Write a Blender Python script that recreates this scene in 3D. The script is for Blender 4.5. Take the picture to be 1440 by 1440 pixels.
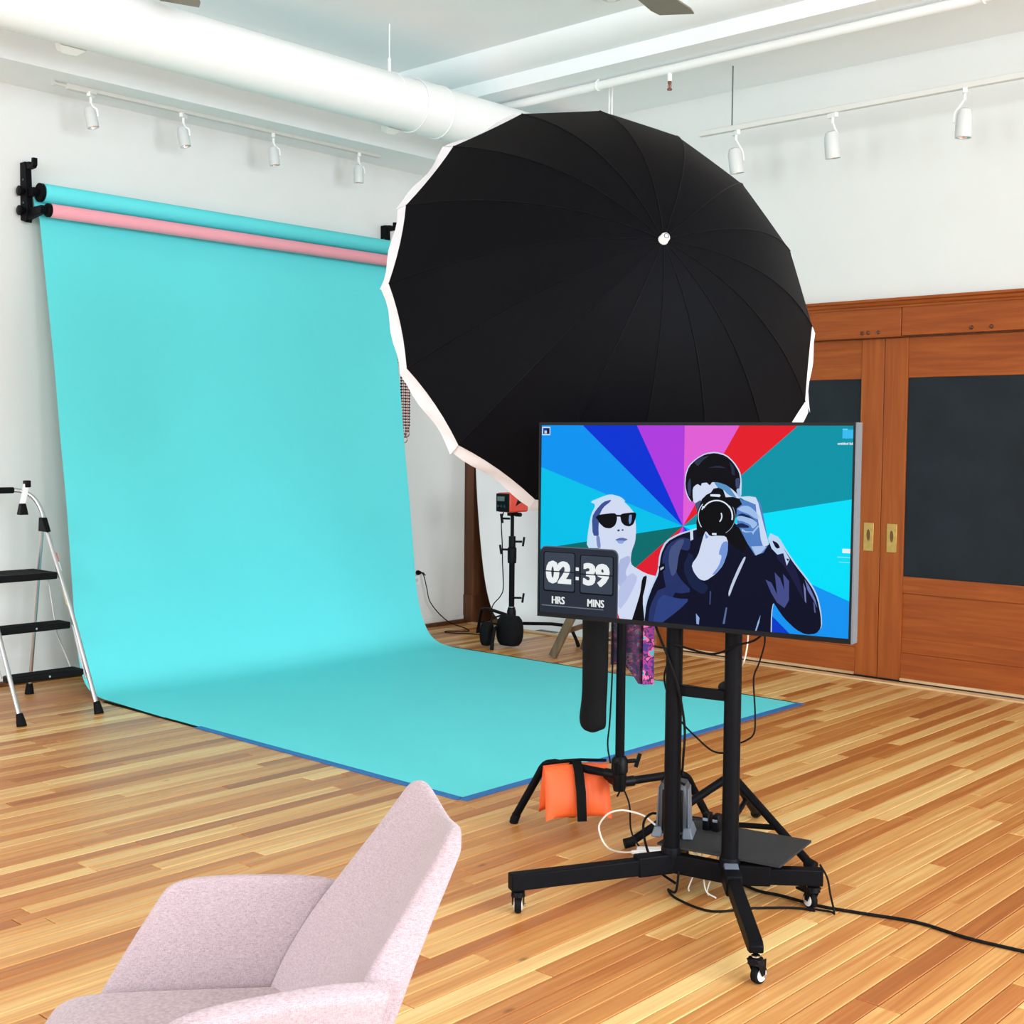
import bpy, bmesh, math, random
from mathutils import Vector, Matrix

random.seed(7)
scene = bpy.context.scene
for o in list(bpy.data.objects):
    bpy.data.objects.remove(o, do_unlink=True)
col = scene.collection

# ------------------------------------------------------------------ camera
CAM = Vector((7.42, -7.58, 1.5))
YAW, PITCH, ROLL, FPX = 0.7388, -0.0547, 0.0096, 1800.0
cf = Vector((-math.sin(YAW) * math.cos(PITCH), math.cos(YAW) * math.cos(PITCH), math.sin(PITCH)))
r0 = Vector((math.cos(YAW), math.sin(YAW), 0))
u0 = r0.cross(cf)
cr = r0 * math.cos(ROLL) + u0 * math.sin(ROLL)
cu = -r0 * math.sin(ROLL) + u0 * math.cos(ROLL)
cam_data = bpy.data.cameras.new('camera')
cam_data.sensor_width = 36
cam_data.lens = FPX / 1440 * 36
cam_data.clip_start = 0.05
cam = bpy.data.objects.new('camera', cam_data)
col.objects.link(cam)
cam.matrix_world = Matrix(((cr.x, cu.x, -cf.x, CAM.x), (cr.y, cu.y, -cf.y, CAM.y), (cr.z, cu.z, -cf.z, CAM.z), (0, 0, 0, 1)))
scene.camera = cam

# ------------------------------------------------------------------ world, daylight, exposure
scene.view_settings.view_transform = 'Standard'
scene.view_settings.look = 'None'
scene.view_settings.exposure = -0.44
scene.view_settings.gamma = 1.0
scene.view_settings.use_curve_mapping = False
scene.cycles.use_denoising = True
scene.cycles.max_bounces = 10
scene.cycles.diffuse_bounces = 6
world = bpy.data.worlds.new('daylight')
scene.world = world
world.use_nodes = True
bg = world.node_tree.nodes['Background']
bg.inputs[0].default_value = (0.86, 0.93, 1.0, 1)
bg.inputs[1].default_value = 1.0

ROOM_X, ROOM_Y, ROOM_Z = 10.6, -11.0, 4.12
WINDOWS = [(-9.3, -7.3), (-6.6, -4.6), (-3.9, -1.9)]     # tall windows in the wall opposite the backdrop
WIN_Z = (0.7, 3.75)
REAR_WINDOWS = [(2.0, 4.2), (5.4, 7.6)]                   # windows in the wall behind the camera

def area_light(name, loc, rot, sx, sy, power, color=(0.84, 0.93, 1.0)):
    l = bpy.data.lights.new(name, 'AREA')
    l.shape = 'RECTANGLE'
    l.size, l.size_y = sx, sy
    l.energy = power
    l.color = color
    o = bpy.data.objects.new(name, l)
    o.location = loc
    o.rotation_euler = rot
    col.objects.link(o)
    return o

zc = sum(WIN_Z) / 2
for (a, b), pw in zip(WINDOWS, (560, 560, 560)):
    area_light('window_daylight', (ROOM_X + 0.75, (a + b) / 2, zc), (0, math.radians(90 - 24), 0), WIN_Z[1] - WIN_Z[0], b - a, pw)
for a, b in REAR_WINDOWS:
    area_light('window_daylight', ((a + b) / 2, ROOM_Y - 0.75, zc), (math.radians(90 - 24), 0, 0), b - a, WIN_Z[1] - WIN_Z[0], 360)
area_light('window_daylight', (4.0, 4.22, 1.9), (math.radians(-90), 0, 0), 2.0, 2.0, 130)  # unseen lamp added to brighten the next room

# ------------------------------------------------------------------ materials
def lin(c):
    return tuple(((v / 255) / 12.92 if v / 255 <= 0.04045 else ((v / 255 + 0.055) / 1.055) ** 2.4) for v in c)

MATS = {}
def mat(name, rgb, rough=0.5, metal=0.0, var=0.05, scale=12.0, bump=0.0, bscale=60.0, coat=0.0, stretch=None, emit=0.0, spec=0.5, sheen=0.0):
    """Procedural principled material: colour broken up by noise, optional noise bump."""
    if name in MATS:
        return MATS[name]
    m = bpy.data.materials.new(name)
    m.use_nodes = True
    nt = m.node_tree
    N, L = nt.nodes, nt.links
    p = N['Principled BSDF']
    c = lin(rgb)
    tc = N.new('ShaderNodeTexCoord')
    src = tc.outputs['Object']
    if stretch:
        mp = N.new('ShaderNodeMapping')
        mp.inputs['Scale'].default_value = stretch
        L.new(src, mp.inputs['Vector'])
        src = mp.outputs['Vector']
    nz = N.new('ShaderNodeTexNoise')
    nz.inputs['Scale'].default_value = scale
    nz.inputs['Detail'].default_value = 3
    L.new(src, nz.inputs['Vector'])
    mr = N.new('ShaderNodeMapRange')
    mr.inputs['From Min'].default_value = 0.3
    mr.inputs['From Max'].default_value = 0.7
    mr.inputs['To Min'].default_value = 1 - var
    mr.inputs['To Max'].default_value = 1 + var
    L.new(nz.outputs['Fac'], mr.inputs['Value'])
    vm = N.new('ShaderNodeVectorMath')
    vm.operation = 'SCALE'
    vm.inputs[0].default_value = c
    L.new(mr.outputs['Result'], vm.inputs['Scale'])
    L.new(vm.outputs['Vector'], p.inputs['Base Color'])
    p.inputs['Roughness'].default_value = rough
    p.inputs['Metallic'].default_value = metal
    p.inputs['Specular IOR Level'].default_value = spec
    p.inputs['Coat Weight'].default_value = coat
    p.inputs['Sheen Weight'].default_value = sheen
    if bump:
        nb = N.new('ShaderNodeTexNoise')
        nb.inputs['Scale'].default_value = bscale
        nb.inputs['Detail'].default_value = 4
        L.new(src, nb.inputs['Vector'])
        bn = N.new('ShaderNodeBump')
        bn.inputs['Strength'].default_value = bump
        bn.inputs['Distance'].default_value = 0.01
        L.new(nb.outputs['Fac'], bn.inputs['Height'])
        L.new(bn.outputs['Normal'], p.inputs['Normal'])
    MATS[name] = m
    return m

def wood_mat(name, dark, mid, light, axis='z', rough=0.45, ring=9.0):
    m = bpy.data.materials.new(name)
    m.use_nodes = True
    nt = m.node_tree
    N, L = nt.nodes, nt.links
    p = N['Principled BSDF']
    tc = N.new('ShaderNodeTexCoord')
    oi = N.new('ShaderNodeObjectInfo')
    ad = N.new('ShaderNodeVectorMath')
    ad.operation = 'ADD'
    L.new(tc.outputs['Object'], ad.inputs[0])
    rv = N.new('ShaderNodeMapRange')
    rv.inputs['To Max'].default_value = 30
    L.new(oi.outputs['Random'], rv.inputs['Value'])
    L.new(rv.outputs['Result'], ad.inputs[1])
    mp = N.new('ShaderNodeMapping')
    mp.inputs['Scale'].default_value = {'z': (ring, ring, ring * .06), 'x': (ring * .06, ring, ring), 'y': (ring, ring * .06, ring)}[axis]
    L.new(ad.outputs['Vector'], mp.inputs['Vector'])
    nz = N.new('ShaderNodeTexNoise')
    nz.inputs['Scale'].default_value = 2.2
    nz.inputs['Detail'].default_value = 6
    nz.inputs['Distortion'].default_value = 0.6
    L.new(mp.outputs['Vector'], nz.inputs['Vector'])
    cr_ = N.new('ShaderNodeValToRGB')
    e = cr_.color_ramp.elements
    e[0].position, e[0].color = 0.28, (*lin(dark), 1)
    e[1].position, e[1].color = 0.72, (*lin(light), 1)
    k = e.new(0.5)
    k.color = (*lin(mid), 1)
    L.new(nz.outputs['Fac'], cr_.inputs['Fac'])
    L.new(cr_.outputs['Color'], p.inputs['Base Color'])
    p.inputs['Roughness'].default_value = rough
    p.inputs['Specular IOR Level'].default_value = 0.3
    bn = N.new('ShaderNodeBump')
    bn.inputs['Strength'].default_value = 0.06
    L.new(nz.outputs['Fac'], bn.inputs['Height'])
    L.new(bn.outputs['Normal'], p.inputs['Normal'])
    return m

def floor_mat():
    m = bpy.data.materials.new('fir_strip_floor')
    m.use_nodes = True
    nt = m.node_tree
    N, L = nt.nodes, nt.links
    p = N['Principled BSDF']
    at = N.new('ShaderNodeAttribute')
    at.attribute_name = 'tone'
    ramp = N.new('ShaderNodeValToRGB')
    e = ramp.color_ramp.elements
    e[0].position, e[0].color = 0.0, (*lin((150, 88, 42)), 1)
    e[1].position, e[1].color = 1.0, (*lin((219, 184, 122)), 1)
    for pos, c in ((0.2, (166, 100, 48)), (0.45, (184, 124, 66)), (0.7, (200, 148, 86))):
        k = e.new(pos)
        k.color = (*lin(c), 1)
    geo = N.new('ShaderNodeNewGeometry')
    # long grain along the board, shifted per board
    sc = N.new('ShaderNodeMath'); sc.operation = 'MULTIPLY'; sc.inputs[1].default_value = 91.7
    L.new(at.outputs['Fac'], sc.inputs[0])
    cb = N.new('ShaderNodeCombineXYZ')
    L.new(sc.outputs[0], cb.inputs['X']); L.new(sc.outputs[0], cb.inputs['Y']); L.new(sc.outputs[0], cb.inputs['Z'])
    ad = N.new('ShaderNodeVectorMath'); ad.operation = 'ADD'
    L.new(geo.outputs['Position'], ad.inputs[0]); L.new(cb.outputs[0], ad.inputs[1])
    mp = N.new('ShaderNodeMapping'); mp.inputs['Scale'].default_value = (44, 1.1, 1)
    L.new(ad.outputs[0], mp.inputs['Vector'])
    nz = N.new('ShaderNodeTexNoise'); nz.inputs['Scale'].default_value = 1.6; nz.inputs['Detail'].default_value = 5; nz.inputs['Distortion'].default_value = 0.4
    L.new(mp.outputs[0], nz.inputs['Vector'])
    mr = N.new('ShaderNodeMapRange'); mr.inputs['From Min'].default_value = .25; mr.inputs['From Max'].default_value = .75
    mr.inputs['To Min'].default_value = -.24; mr.inputs['To Max'].default_value = .22
    L.new(nz.outputs['Fac'], mr.inputs['Value'])
    sm = N.new('ShaderNodeMath'); sm.operation = 'ADD'; sm.use_clamp = True
    L.new(at.outputs['Fac'], sm.inputs[0]); L.new(mr.outputs[0], sm.inputs[1])
    L.new(sm.outputs[0], ramp.inputs['Fac'])
    # small dark knots
    vo = N.new('ShaderNodeTexVoronoi'); vo.inputs['Scale'].default_value = 1.0; 
    mp2 = N.new('ShaderNodeMapping'); mp2.inputs['Scale'].default_value = (5.0, 2.2, 1)
    L.new(geo.outputs['Position'], mp2.inputs['Vector']); L.new(mp2.outputs[0], vo.inputs['Vector'])
    kn = N.new('ShaderNodeMapRange'); kn.inputs['From Min'].default_value = .02; kn.inputs['From Max'].default_value = .06
    kn.inputs['To Min'].default_value = .45; kn.inputs['To Max'].default_value = 1
    L.new(vo.outputs['Distance'], kn.inputs['Value'])
    mul = N.new('ShaderNodeVectorMath'); mul.operation = 'SCALE'
    L.new(ramp.outputs['Color'], mul.inputs[0]); L.new(kn.outputs[0], mul.inputs['Scale'])
    L.new(mul.outputs[0], p.inputs['Base Color'])
    p.inputs['Roughness'].default_value = 0.36
    p.inputs['Specular IOR Level'].default_value = 0.4
    bn = N.new('ShaderNodeBump'); bn.inputs['Strength'].default_value = .04
    L.new(nz.outputs['Fac'], bn.inputs['Height']); L.new(bn.outputs['Normal'], p.inputs['Normal'])
    return m

def print_mat(name, strength):
    """screen pixels: colour comes from the mesh's own colour attribute, the panel gives off light"""
    m = bpy.data.materials.new(name)
    m.use_nodes = True
    nt = m.node_tree
    N, L = nt.nodes, nt.links
    p = N['Principled BSDF']
    at = N.new('ShaderNodeAttribute')
    at.attribute_name = 'pixel'
    p.inputs['Base Color'].default_value = (0.001, 0.001, 0.0012, 1)
    p.inputs['Roughness'].default_value = 0.35
    p.inputs['Specular IOR Level'].default_value = 0.012
    L.new(at.outputs['Color'], p.inputs['Emission Color'])
    p.inputs['Emission Strength'].default_value = strength
    return m

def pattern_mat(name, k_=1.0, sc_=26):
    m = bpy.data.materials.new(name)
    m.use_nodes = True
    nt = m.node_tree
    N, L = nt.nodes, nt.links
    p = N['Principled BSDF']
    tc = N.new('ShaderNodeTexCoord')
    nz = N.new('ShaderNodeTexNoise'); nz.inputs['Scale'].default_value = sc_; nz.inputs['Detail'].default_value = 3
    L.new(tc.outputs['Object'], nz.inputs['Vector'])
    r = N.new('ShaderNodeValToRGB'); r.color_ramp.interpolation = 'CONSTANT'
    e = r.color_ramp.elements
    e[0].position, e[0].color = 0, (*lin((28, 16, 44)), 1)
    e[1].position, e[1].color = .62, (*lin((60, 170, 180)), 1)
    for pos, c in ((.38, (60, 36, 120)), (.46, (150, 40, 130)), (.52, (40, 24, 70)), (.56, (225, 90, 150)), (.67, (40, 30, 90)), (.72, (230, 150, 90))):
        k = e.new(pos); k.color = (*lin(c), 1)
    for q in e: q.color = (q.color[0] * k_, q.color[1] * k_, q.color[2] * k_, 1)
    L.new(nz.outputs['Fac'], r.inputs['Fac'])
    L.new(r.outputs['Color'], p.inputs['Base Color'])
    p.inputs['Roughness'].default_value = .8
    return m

M_wall = mat('warm_white_wall_paint', (219, 220, 217), .8, var=.012, scale=3, bump=.03, bscale=180)
M_ceil = mat('white_ceiling_paint', (242, 245, 246), .85, var=.012, scale=2, bump=.03, bscale=120)
M_white_metal = mat('white_enamel', (238, 238, 236), .4, var=.01)
M_rail = mat('off_white_rail', (214, 213, 208), .45, var=.01)
M_black = mat('black_powder_coat', (11, 11, 14), .5, spec=.07, var=.08, scale=30)
M_black_plastic = mat('black_plastic', (11, 11, 13), .42, spec=.12, var=.06)
M_rubber = mat('black_rubber', (13, 13, 14), .7, spec=.12, var=.08, bump=.05)
M_chrome = mat('bright_steel', (214, 216, 218), .22, 1.0, var=.03)
M_alu = mat('aluminium_tube', (206, 208, 212), .3, 1.0, var=.03)
M_silver = mat('silver_plastic', (96, 100, 106), .45, .2, var=.02)
M_teal = mat('teal_seamless_paper', (96, 213, 218), .75, var=.012, scale=2.2, bump=.012, bscale=6, spec=.25)
M_pink = mat('pink_seamless_paper', (232, 158, 170), .75, var=.015, scale=4, spec=.25)
M_whitepaper = mat('white_seamless_paper', (226, 229, 228), .8, var=.01, scale=3, bump=.01, bscale=5)
M_bluetape = mat('blue_tape', (38, 104, 168), .6, var=.05)
M_blacktape = mat('black_tape', (11, 11, 12), .7, spec=.08, var=.05)
M_umb = mat('black_umbrella_nylon', (6, 6, 9), .6, var=.12, scale=5, bump=.05, bscale=14, spec=.05)
M_lining = mat('white_umbrella_lining', (214, 214, 218), .6, var=.05, scale=9, bump=.35, bscale=14)
M_orange = mat('orange_nylon', (226, 90, 36), .6, var=.06, scale=9, bump=.12, bscale=10)
M_bagblack = mat('black_bag_cloth', (18, 18, 19), .8, spec=.1, var=.15, scale=10, bump=.2, bscale=14)
M_upsgrey = mat('grey_plastic', (50, 55, 61), .45, var=.03)
M_upslight = mat('pale_grey_plastic', (92, 100, 112), .4, var=.03)
M_cablewhite = mat('white_cable', (232, 226, 214), .5, var=.02)
M_red = mat('red_housing', (206, 62, 42), .45, var=.05)
M_brass = mat('aged_brass', (196, 160, 92), .38, .8, var=.08, scale=40)
M_slate = mat('blackboard_slate', (33, 39, 45), .55, var=.16, scale=4, spec=.12)
M_plasticwhite = mat('white_plastic', (230, 230, 228), .4, var=.01)
M_yellow = mat('yellow_sticker', (232, 200, 40), .5, var=.25, scale=60)
M_redlabel = mat('red_white_sticker', (200, 120, 110), .5, var=.35, scale=70)
M_fan = mat('grey_brown_fan_blade', (132, 126, 108), .55, var=.05)
M_copper = mat('copper_bulb', (140, 84, 70), .4, .6)
M_door = wood_mat('door_fir', (140, 66, 18), (152, 75, 22), (163, 86, 27), 'z', rough=.55, ring=14)
M_door_h = wood_mat('door_fir_rail', (132, 60, 16), (147, 71, 20), (160, 82, 25), 'x', rough=.55, ring=16)
M_jamb = wood_mat('dark_fir', (74, 42, 24), (92, 54, 32), (108, 66, 40), 'z')
M_sill = wood_mat('pale_sill', (176, 136, 96), (206, 168, 124), (222, 190, 150), 'x')
M_easel = wood_mat('easel_wood', (84, 62, 44), (104, 80, 58), (122, 96, 72), 'z')
M_floor = floor_mat()
M_under = mat('dark_subfloor', (46, 28, 16), .9)
M_pattern_shaded = pattern_mat('floral_cloth_shaded', .22, 46)  # pattern scaled down: shade on the main face painted into the cloth
def chair_mat():
    m = bpy.data.materials.new('pink_heather_tweed'); m.use_nodes = True
    nt = m.node_tree; N, L = nt.nodes, nt.links; p = N['Principled BSDF']
    tc = N.new('ShaderNodeTexCoord')
    fac = []
    for scv in ((130, 130, 900), (900, 900, 150)):
        mp = N.new('ShaderNodeMapping'); mp.inputs['Scale'].default_value = scv
        L.new(tc.outputs['Object'], mp.inputs['Vector'])
        nz = N.new('ShaderNodeTexNoise'); nz.inputs['Scale'].default_value = 1.0; nz.inputs['Detail'].default_value = 2
        L.new(mp.outputs[0], nz.inputs['Vector']); fac.append(nz)
    mx = N.new('ShaderNodeMath'); mx.operation = 'ADD'
    L.new(fac[0].outputs['Fac'], mx.inputs[0]); L.new(fac[1].outputs['Fac'], mx.inputs[1])
    r = N.new('ShaderNodeValToRGB'); e = r.color_ramp.elements
    mr = N.new('ShaderNodeMath'); mr.operation = 'MULTIPLY'; mr.inputs[1].default_value = .5
    L.new(mx.outputs[0], mr.inputs[0]); L.new(mr.outputs[0], r.inputs['Fac'])
    e[0].position, e[0].color = .34, (*lin((142, 121, 127)), 1)
    e[1].position, e[1].color = .62, (*lin((176, 158, 161)), 1)
    k = e.new(.48); k.color = (*lin((161, 142, 146)), 1)
    L.new(r.outputs['Color'], p.inputs['Base Color'])
    p.inputs['Roughness'].default_value = .9
    p.inputs['Sheen Weight'].default_value = .2
    p.inputs['Specular IOR Level'].default_value = .2
    bn = N.new('ShaderNodeBump'); bn.inputs['Strength'].default_value = .25; bn.inputs['Distance'].default_value = .003
    L.new(mr.outputs[0], bn.inputs['Height']); L.new(bn.outputs['Normal'], p.inputs['Normal'])
    return m
M_chair = chair_mat()

# ------------------------------------------------------------------ mesh helpers
def frame_from(d):
    d = Vector(d).normalized()
    a = Vector((0, 0, 1)) if abs(d.z) < .9 else Vector((1, 0, 0))
    s = d.cross(a).normalized()
    return s, s.cross(d).normalized(), d

class MB:
    """collects vertices and faces of ONE part"""
    def __init__(self):
        self.v, self.f = [], []
    def add(self, vs, fs):
        n = len(self.v)
        self.v += [tuple(p) for p in vs]
        self.f += [tuple(n + i for i in f) for f in fs]
        return self
    def box(self, c, s, rot=None):
        hx, hy, hz = s[0] / 2, s[1] / 2, s[2] / 2
        R = rot or Matrix.Identity(3)
        vs = [Vector(c) + R @ Vector((x, y, z)) for z in (-hz, hz) for y in (-hy, hy) for x in (-hx, hx)]
        return self.add(vs, [(0, 2, 3, 1), (4, 5, 7, 6), (0, 1, 5, 4), (2, 6, 7, 3), (0, 4, 6, 2), (1, 3, 7, 5)])
    def b(self, x0, x1, y0, y1, z0, z1):
        return self.box(((x0 + x1) / 2, (y0 + y1) / 2, (z0 + z1) / 2), (x1 - x0, y1 - y0, z1 - z0))
    def bar(self, p0, p1, w, h, up=(0, 0, 1)):
        p0, p1 = Vector(p0), Vector(p1)
        d = (p1 - p0).normalized()
        s = d.cross(Vector(up)).normalized()
        u = s.cross(d)
        R = Matrix((s, d, u)).transposed()
        return self.box((p0 + p1) / 2, (w, (p1 - p0).length, h), R)
    def cyl(self, p0, p1, r, r1=None, n=16):
        return self.lathe([(0, 0), (r, 0), (r if r1 is None else r1, 1), (0, 1)], p0, p1, n)
    def lathe(self, prof, p0, p1, n=16):
        """profile [(radius, t)] along p0->p1 (t in units of the distance)"""
        p0, p1 = Vector(p0), Vector(p1)
        s, u, d = frame_from(p1 - p0)
        vs, fs = [], []
        rows = []
        for r, t in prof:
            c = p0 + (p1 - p0) * t
            if r <= 1e-7:
                rows.append([len(vs)]); vs.append(c)
            else:
                rows.append(list(range(len(vs), len(vs) + n)))
                vs += [c + s * (r * math.cos(2 * math.pi * i / n)) + u * (r * math.sin(2 * math.pi * i / n)) for i in range(n)]
        for a, b_ in zip(rows, rows[1:]):
            for i in range(n):
                j = (i + 1) % n
                if len(a) == 1 and len(b_) == 1: continue
                if len(a) == 1: fs.append((a[0], b_[i], b_[j]))
                elif len(b_) == 1: fs.append((a[i], b_[0], a[j]))
                else: fs.append((a[i], b_[i], b_[j], a[j]))
        return self.add(vs, fs)
    def tube(self, pts, r, n=8, closed=False):
        pts = [Vector(p) for p in pts]
        m = len(pts)
        vs, fs = [], []
        s = None
        for i, p in enumerate(pts):
            a = pts[(i - 1) % m] if (closed or i > 0) else p
            b_ = pts[(i + 1) % m] if (closed or i < m - 1) else p
            d = (b_ - a).normalized()
            if s is None:
                s = frame_from(d)[0]
            else:
                s = (s - d * s.dot(d)).normalized()
            u = s.cross(d)
            rr = r[i] if isinstance(r, (list, tuple)) else r
            vs += [p + s * (rr * math.cos(2 * math.pi * k / n)) + u * (rr * math.sin(2 * math.pi * k / n)) for k in range(n)]
        for i in range(m if closed else m - 1):
            j = (i + 1) % m
            for k in range(n):
                l = (k + 1) % n
                fs.append((i * n + k, i * n + l, j * n + l, j * n + k))
        if not closed:
            fs.append(tuple(range(n))[::-1])
            fs.append(tuple((m - 1) * n + k for k in range(n)))
        return self.add(vs, fs)
    def grid(self, rows):
        m, n = len(rows), len(rows[0])
        vs = [p for r in rows for p in r]
        fs = [(i * n + j, i * n + j + 1, (i + 1) * n + j + 1, (i + 1) * n + j) for i in range(m - 1) for j in range(n - 1)]
        return self.add(vs, fs)
    def shell(self, front, back):
        """closed slab between two grids of the same size"""
        m, n = len(front), len(front[0])
        vs = [p for r in front for p in r] + [p for r in back for p in r]
        o = m * n
        fs = []
        for i in range(m - 1):
            for j in range(n - 1):
                a, b_, c, d = i * n + j, i * n + j + 1, (i + 1) * n + j + 1, (i + 1) * n + j
                fs.append((a, b_, c, d)); fs.append((o + d, o + c, o + b_, o + a))
        ring = [(0, j) for j in range(n)] + [(i, n - 1) for i in range(1, m)] + [(m - 1, j) for j in range(n - 2, -1, -1)] + [(i, 0) for i in range(m - 2, 0, -1)]
        ring = [i * n + j for i, j in ring]
        for k in range(len(ring)):
            a, b_ = ring[k], ring[(k + 1) % len(ring)]
            fs.append((b_, a, o + a, o + b_))
        return self.add(vs, fs)
    def prism(self, poly, mapf, depth0, depth1):
        n = len(poly)
        vs = [mapf(x, y, depth0) for x, y in poly] + [mapf(x, y, depth1) for x, y in poly]
        fs = [tuple(range(n))[::-1], tuple(range(n, 2 * n))] + [(i, (i + 1) % n, n + (i + 1) % n, n + i) for i in range(n)]
        return self.add(vs, fs)
    def mesh(self, name, m, smooth=True, angle=35):
        me = bpy.data.meshes.new(name)
        me.from_pydata([tuple(p) for p in self.v], [], self.f)
        bm = bmesh.new(); bm.from_mesh(me)
        bmesh.ops.recalc_face_normals(bm, faces=bm.faces)
        bm.to_mesh(me); bm.free()
        me.materials.append(m)
        if smooth:
            me.polygons.foreach_set('use_smooth', [True] * len(me.polygons))
            me.set_sharp_from_angle(angle=math.radians(angle))
        return me
    def build(self, name, m, parent=None, smooth=True, angle=35, bevel=0, seg=2, subsurf=0):
        o = bpy.data.objects.new(name, self.mesh(name, m, smooth, angle))
        col.objects.link(o)
        if parent: o.parent = parent
        if bevel:
            md = o.modifiers.new('bevel', 'BEVEL'); md.width = bevel; md.segments = seg; md.limit_method = 'ANGLE'; md.angle_limit = math.radians(40)
        if subsurf:
            md = o.modifiers.new('smooth', 'SUBSURF'); md.levels = subsurf; md.render_levels = subsurf
        return o

def tag(o, label=None, cat=None, group=None, kind=None):
    if label: o['label'] = label
    if cat: o['category'] = cat
    if group: o['group'] = group
    if kind: o['kind'] = kind
    return o

def empty(name, loc=(0, 0, 0), rz=0):
    o = bpy.data.objects.new(name, None)
    o.empty_display_size = .1
    o.location = loc
    o.rotation_euler = (0, 0, rz)
    col.objects.link(o)
    return o

def curve(pts, n=6):
    """Catmull-Rom through the points"""
    P = [Vector(p) for p in pts]
    P = [P[0] * 2 - P[1]] + P + [P[-1] * 2 - P[-2]]
    out = []
    for i in range(1, len(P) - 2):
        a, b_, c, d = P[i - 1], P[i], P[i + 1], P[i + 2]
        for k in range(n):
            t = k / n
            out.append(.5 * ((2 * b_) + (c - a) * t + (2 * a - 5 * b_ + 4 * c - d) * t * t + (3 * b_ - a - 3 * c + d) * t ** 3))
    out.append(P[-2])
    return out

def copy_tree(o, parent=None):
    c = o.copy()
    col.objects.link(c)
    c.parent = parent
    for ch in list(o.children):
        copy_tree(ch, c)
    return c

# ================================================================== THE SETTING
def struct(name, mb, m, parent=None, **k):
    o = mb.build(name, m, parent, **k)
    if parent is None: o['kind'] = 'structure'
    return o

# ---- floor: dark base slab, narrow strip boards running towards the sliding doors
BOARD_W = 0.0685
floor = struct('floor', MB().b(-.15, ROOM_X + .1, ROOM_Y - .1, 4.1, -.16, -.022), M_under)
def in_view(x, y):
    d = Vector((x, y, 0)) - CAM
    z = d.dot(cf)
    if z < .3: return 0
    px, py = 720 + FPX * d.dot(cr) / z, 720 - FPX * d.dot(cu) / z
    return z if -40 < px < 1480 and py < 1500 else 0
boards = []
nrow = int((ROOM_X + .05) / BOARD_W)
rnd = random.Random(11)
for i in range(nrow):
    x0 = .004 + i * BOARD_W
    y = ROOM_Y + .01 - rnd.random() * 1.2
    while y < 4.0:
        ln = rnd.uniform(.55, 2.6)
        y1 = min(y + ln, 4.0)
        if y1 > ROOM_Y + .05 and y1 - y > .08:
            ya = max(y, ROOM_Y + .01)
            # visible size as the photograph would show it
            s = 0
            for k in range(8):
                yy = ya + (y1 - ya) * (k + .5) / 8
                if yy > -.02 and not (.1 < x0 < 1.95): continue
                if .75 < x0 < 3.66 and -3.76 < yy < -1.02: continue
                z = in_view(x0 + BOARD_W / 2, yy)
                if z: s += (y1 - ya) / 8 / z ** 3
            tone = min(1, max(0, rnd.gauss(.56, .23)))
            boards.append((s, x0, ya, y1, tone))
        y = y1
boards.sort(key=lambda b_: -b_[0])
def board_geo(x0, x1, y0, y1, z1, ox=0, oy=0):
    g = .0011
    c = .0024
    ge = .0016
    a = [(x0 + g, y0 + ge), (x1 - g, y0 + ge), (x1 - g, y1 - ge), (x0 + g, y1 - ge)]
    t = [(x0 + g + c, y0 + ge + c), (x1 - g - c, y0 + ge + c), (x1 - g - c, y1 - ge - c), (x0 + g + c, y1 - ge - c)]
    vs = [(x - ox, y - oy, -.021) for x, y in a] + [(x - ox, y - oy, z1 - .0022) for x, y in a] + [(x - ox, y - oy, z1) for x, y in t]
    fs = [(8, 9, 10, 11)] + [(k, (k + 1) % 4, 4 + (k + 1) % 4, 4 + k) for k in range(4)] + [(4 + k, 4 + (k + 1) % 4, 8 + (k + 1) % 4, 8 + k) for k in range(4)]
    return vs, fs
rest, rest_tone = MB(), []
for i, (s, x0, y0, y1, tone) in enumerate(boards):
    z1 = -rnd.random() * .0008
    if i < 300:
        cx, cy = x0 + BOARD_W / 2, (y0 + y1) / 2
        me = bpy.data.meshes.new('floor_board')
        vs, fs = board_geo(x0, x0 + BOARD_W, y0, y1, z1, cx, cy)
        me.from_pydata(vs, [], fs)
        me.materials.append(M_floor)
        a = me.attributes.new('tone', 'FLOAT', 'POINT')
        a.data.foreach_set('value', [tone] * len(vs))
        o = bpy.data.objects.new('floor_board', me)
        o.location = (cx, cy, 0)
        col.objects.link(o)
        o.parent = floor
    else:
        vs, fs = board_geo(x0, x0 + BOARD_W, y0, y1, z1)
        rest.add(vs, fs)
        rest_tone += [tone] * len(vs)
me = bpy.data.meshes.new('floor_boards_beyond')
me.from_pydata(rest.v, [], rest.f)
me.materials.append(M_floor)
a = me.attributes.new('tone', 'FLOAT', 'POINT')
a.data.foreach_set('value', rest_tone)
o = bpy.data.objects.new('floor_boards_beyond', me)
col.objects.link(o); o.parent = floor; o['kind'] = 'stuff'

# ---- walls
struct('wall_left', MB().b(-.16, 0, ROOM_Y - .1, 4.1, 0, ROOM_Z), M_wall)
OPEN_Z = 2.16
WT = .2
w = MB().b(0, ROOM_X, 0, WT, 2.40, ROOM_Z)
w.b(5.62, ROOM_X, 0, WT, 0, 2.40)
struct('wall_right', w, M_wall)
w = MB()
ys = [ROOM_Y - .1] + [v for ab in WINDOWS for v in ab] + [4.1]
w.b(ROOM_X, ROOM_X + .16, ys[0], ys[-1], 0, WIN_Z[0]); w.b(ROOM_X, ROOM_X + .16, ys[0], ys[-1], WIN_Z[1], ROOM_Z)
for k in range(0, len(ys), 2): w.b(ROOM_X, ROOM_X + .16, ys[k], ys[k + 1], WIN_Z[0], WIN_Z[1])
struct('wall_window', w, M_wall)
w = MB()
xs = [0] + [v for ab in REAR_WINDOWS for v in ab] + [ROOM_X]
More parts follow.
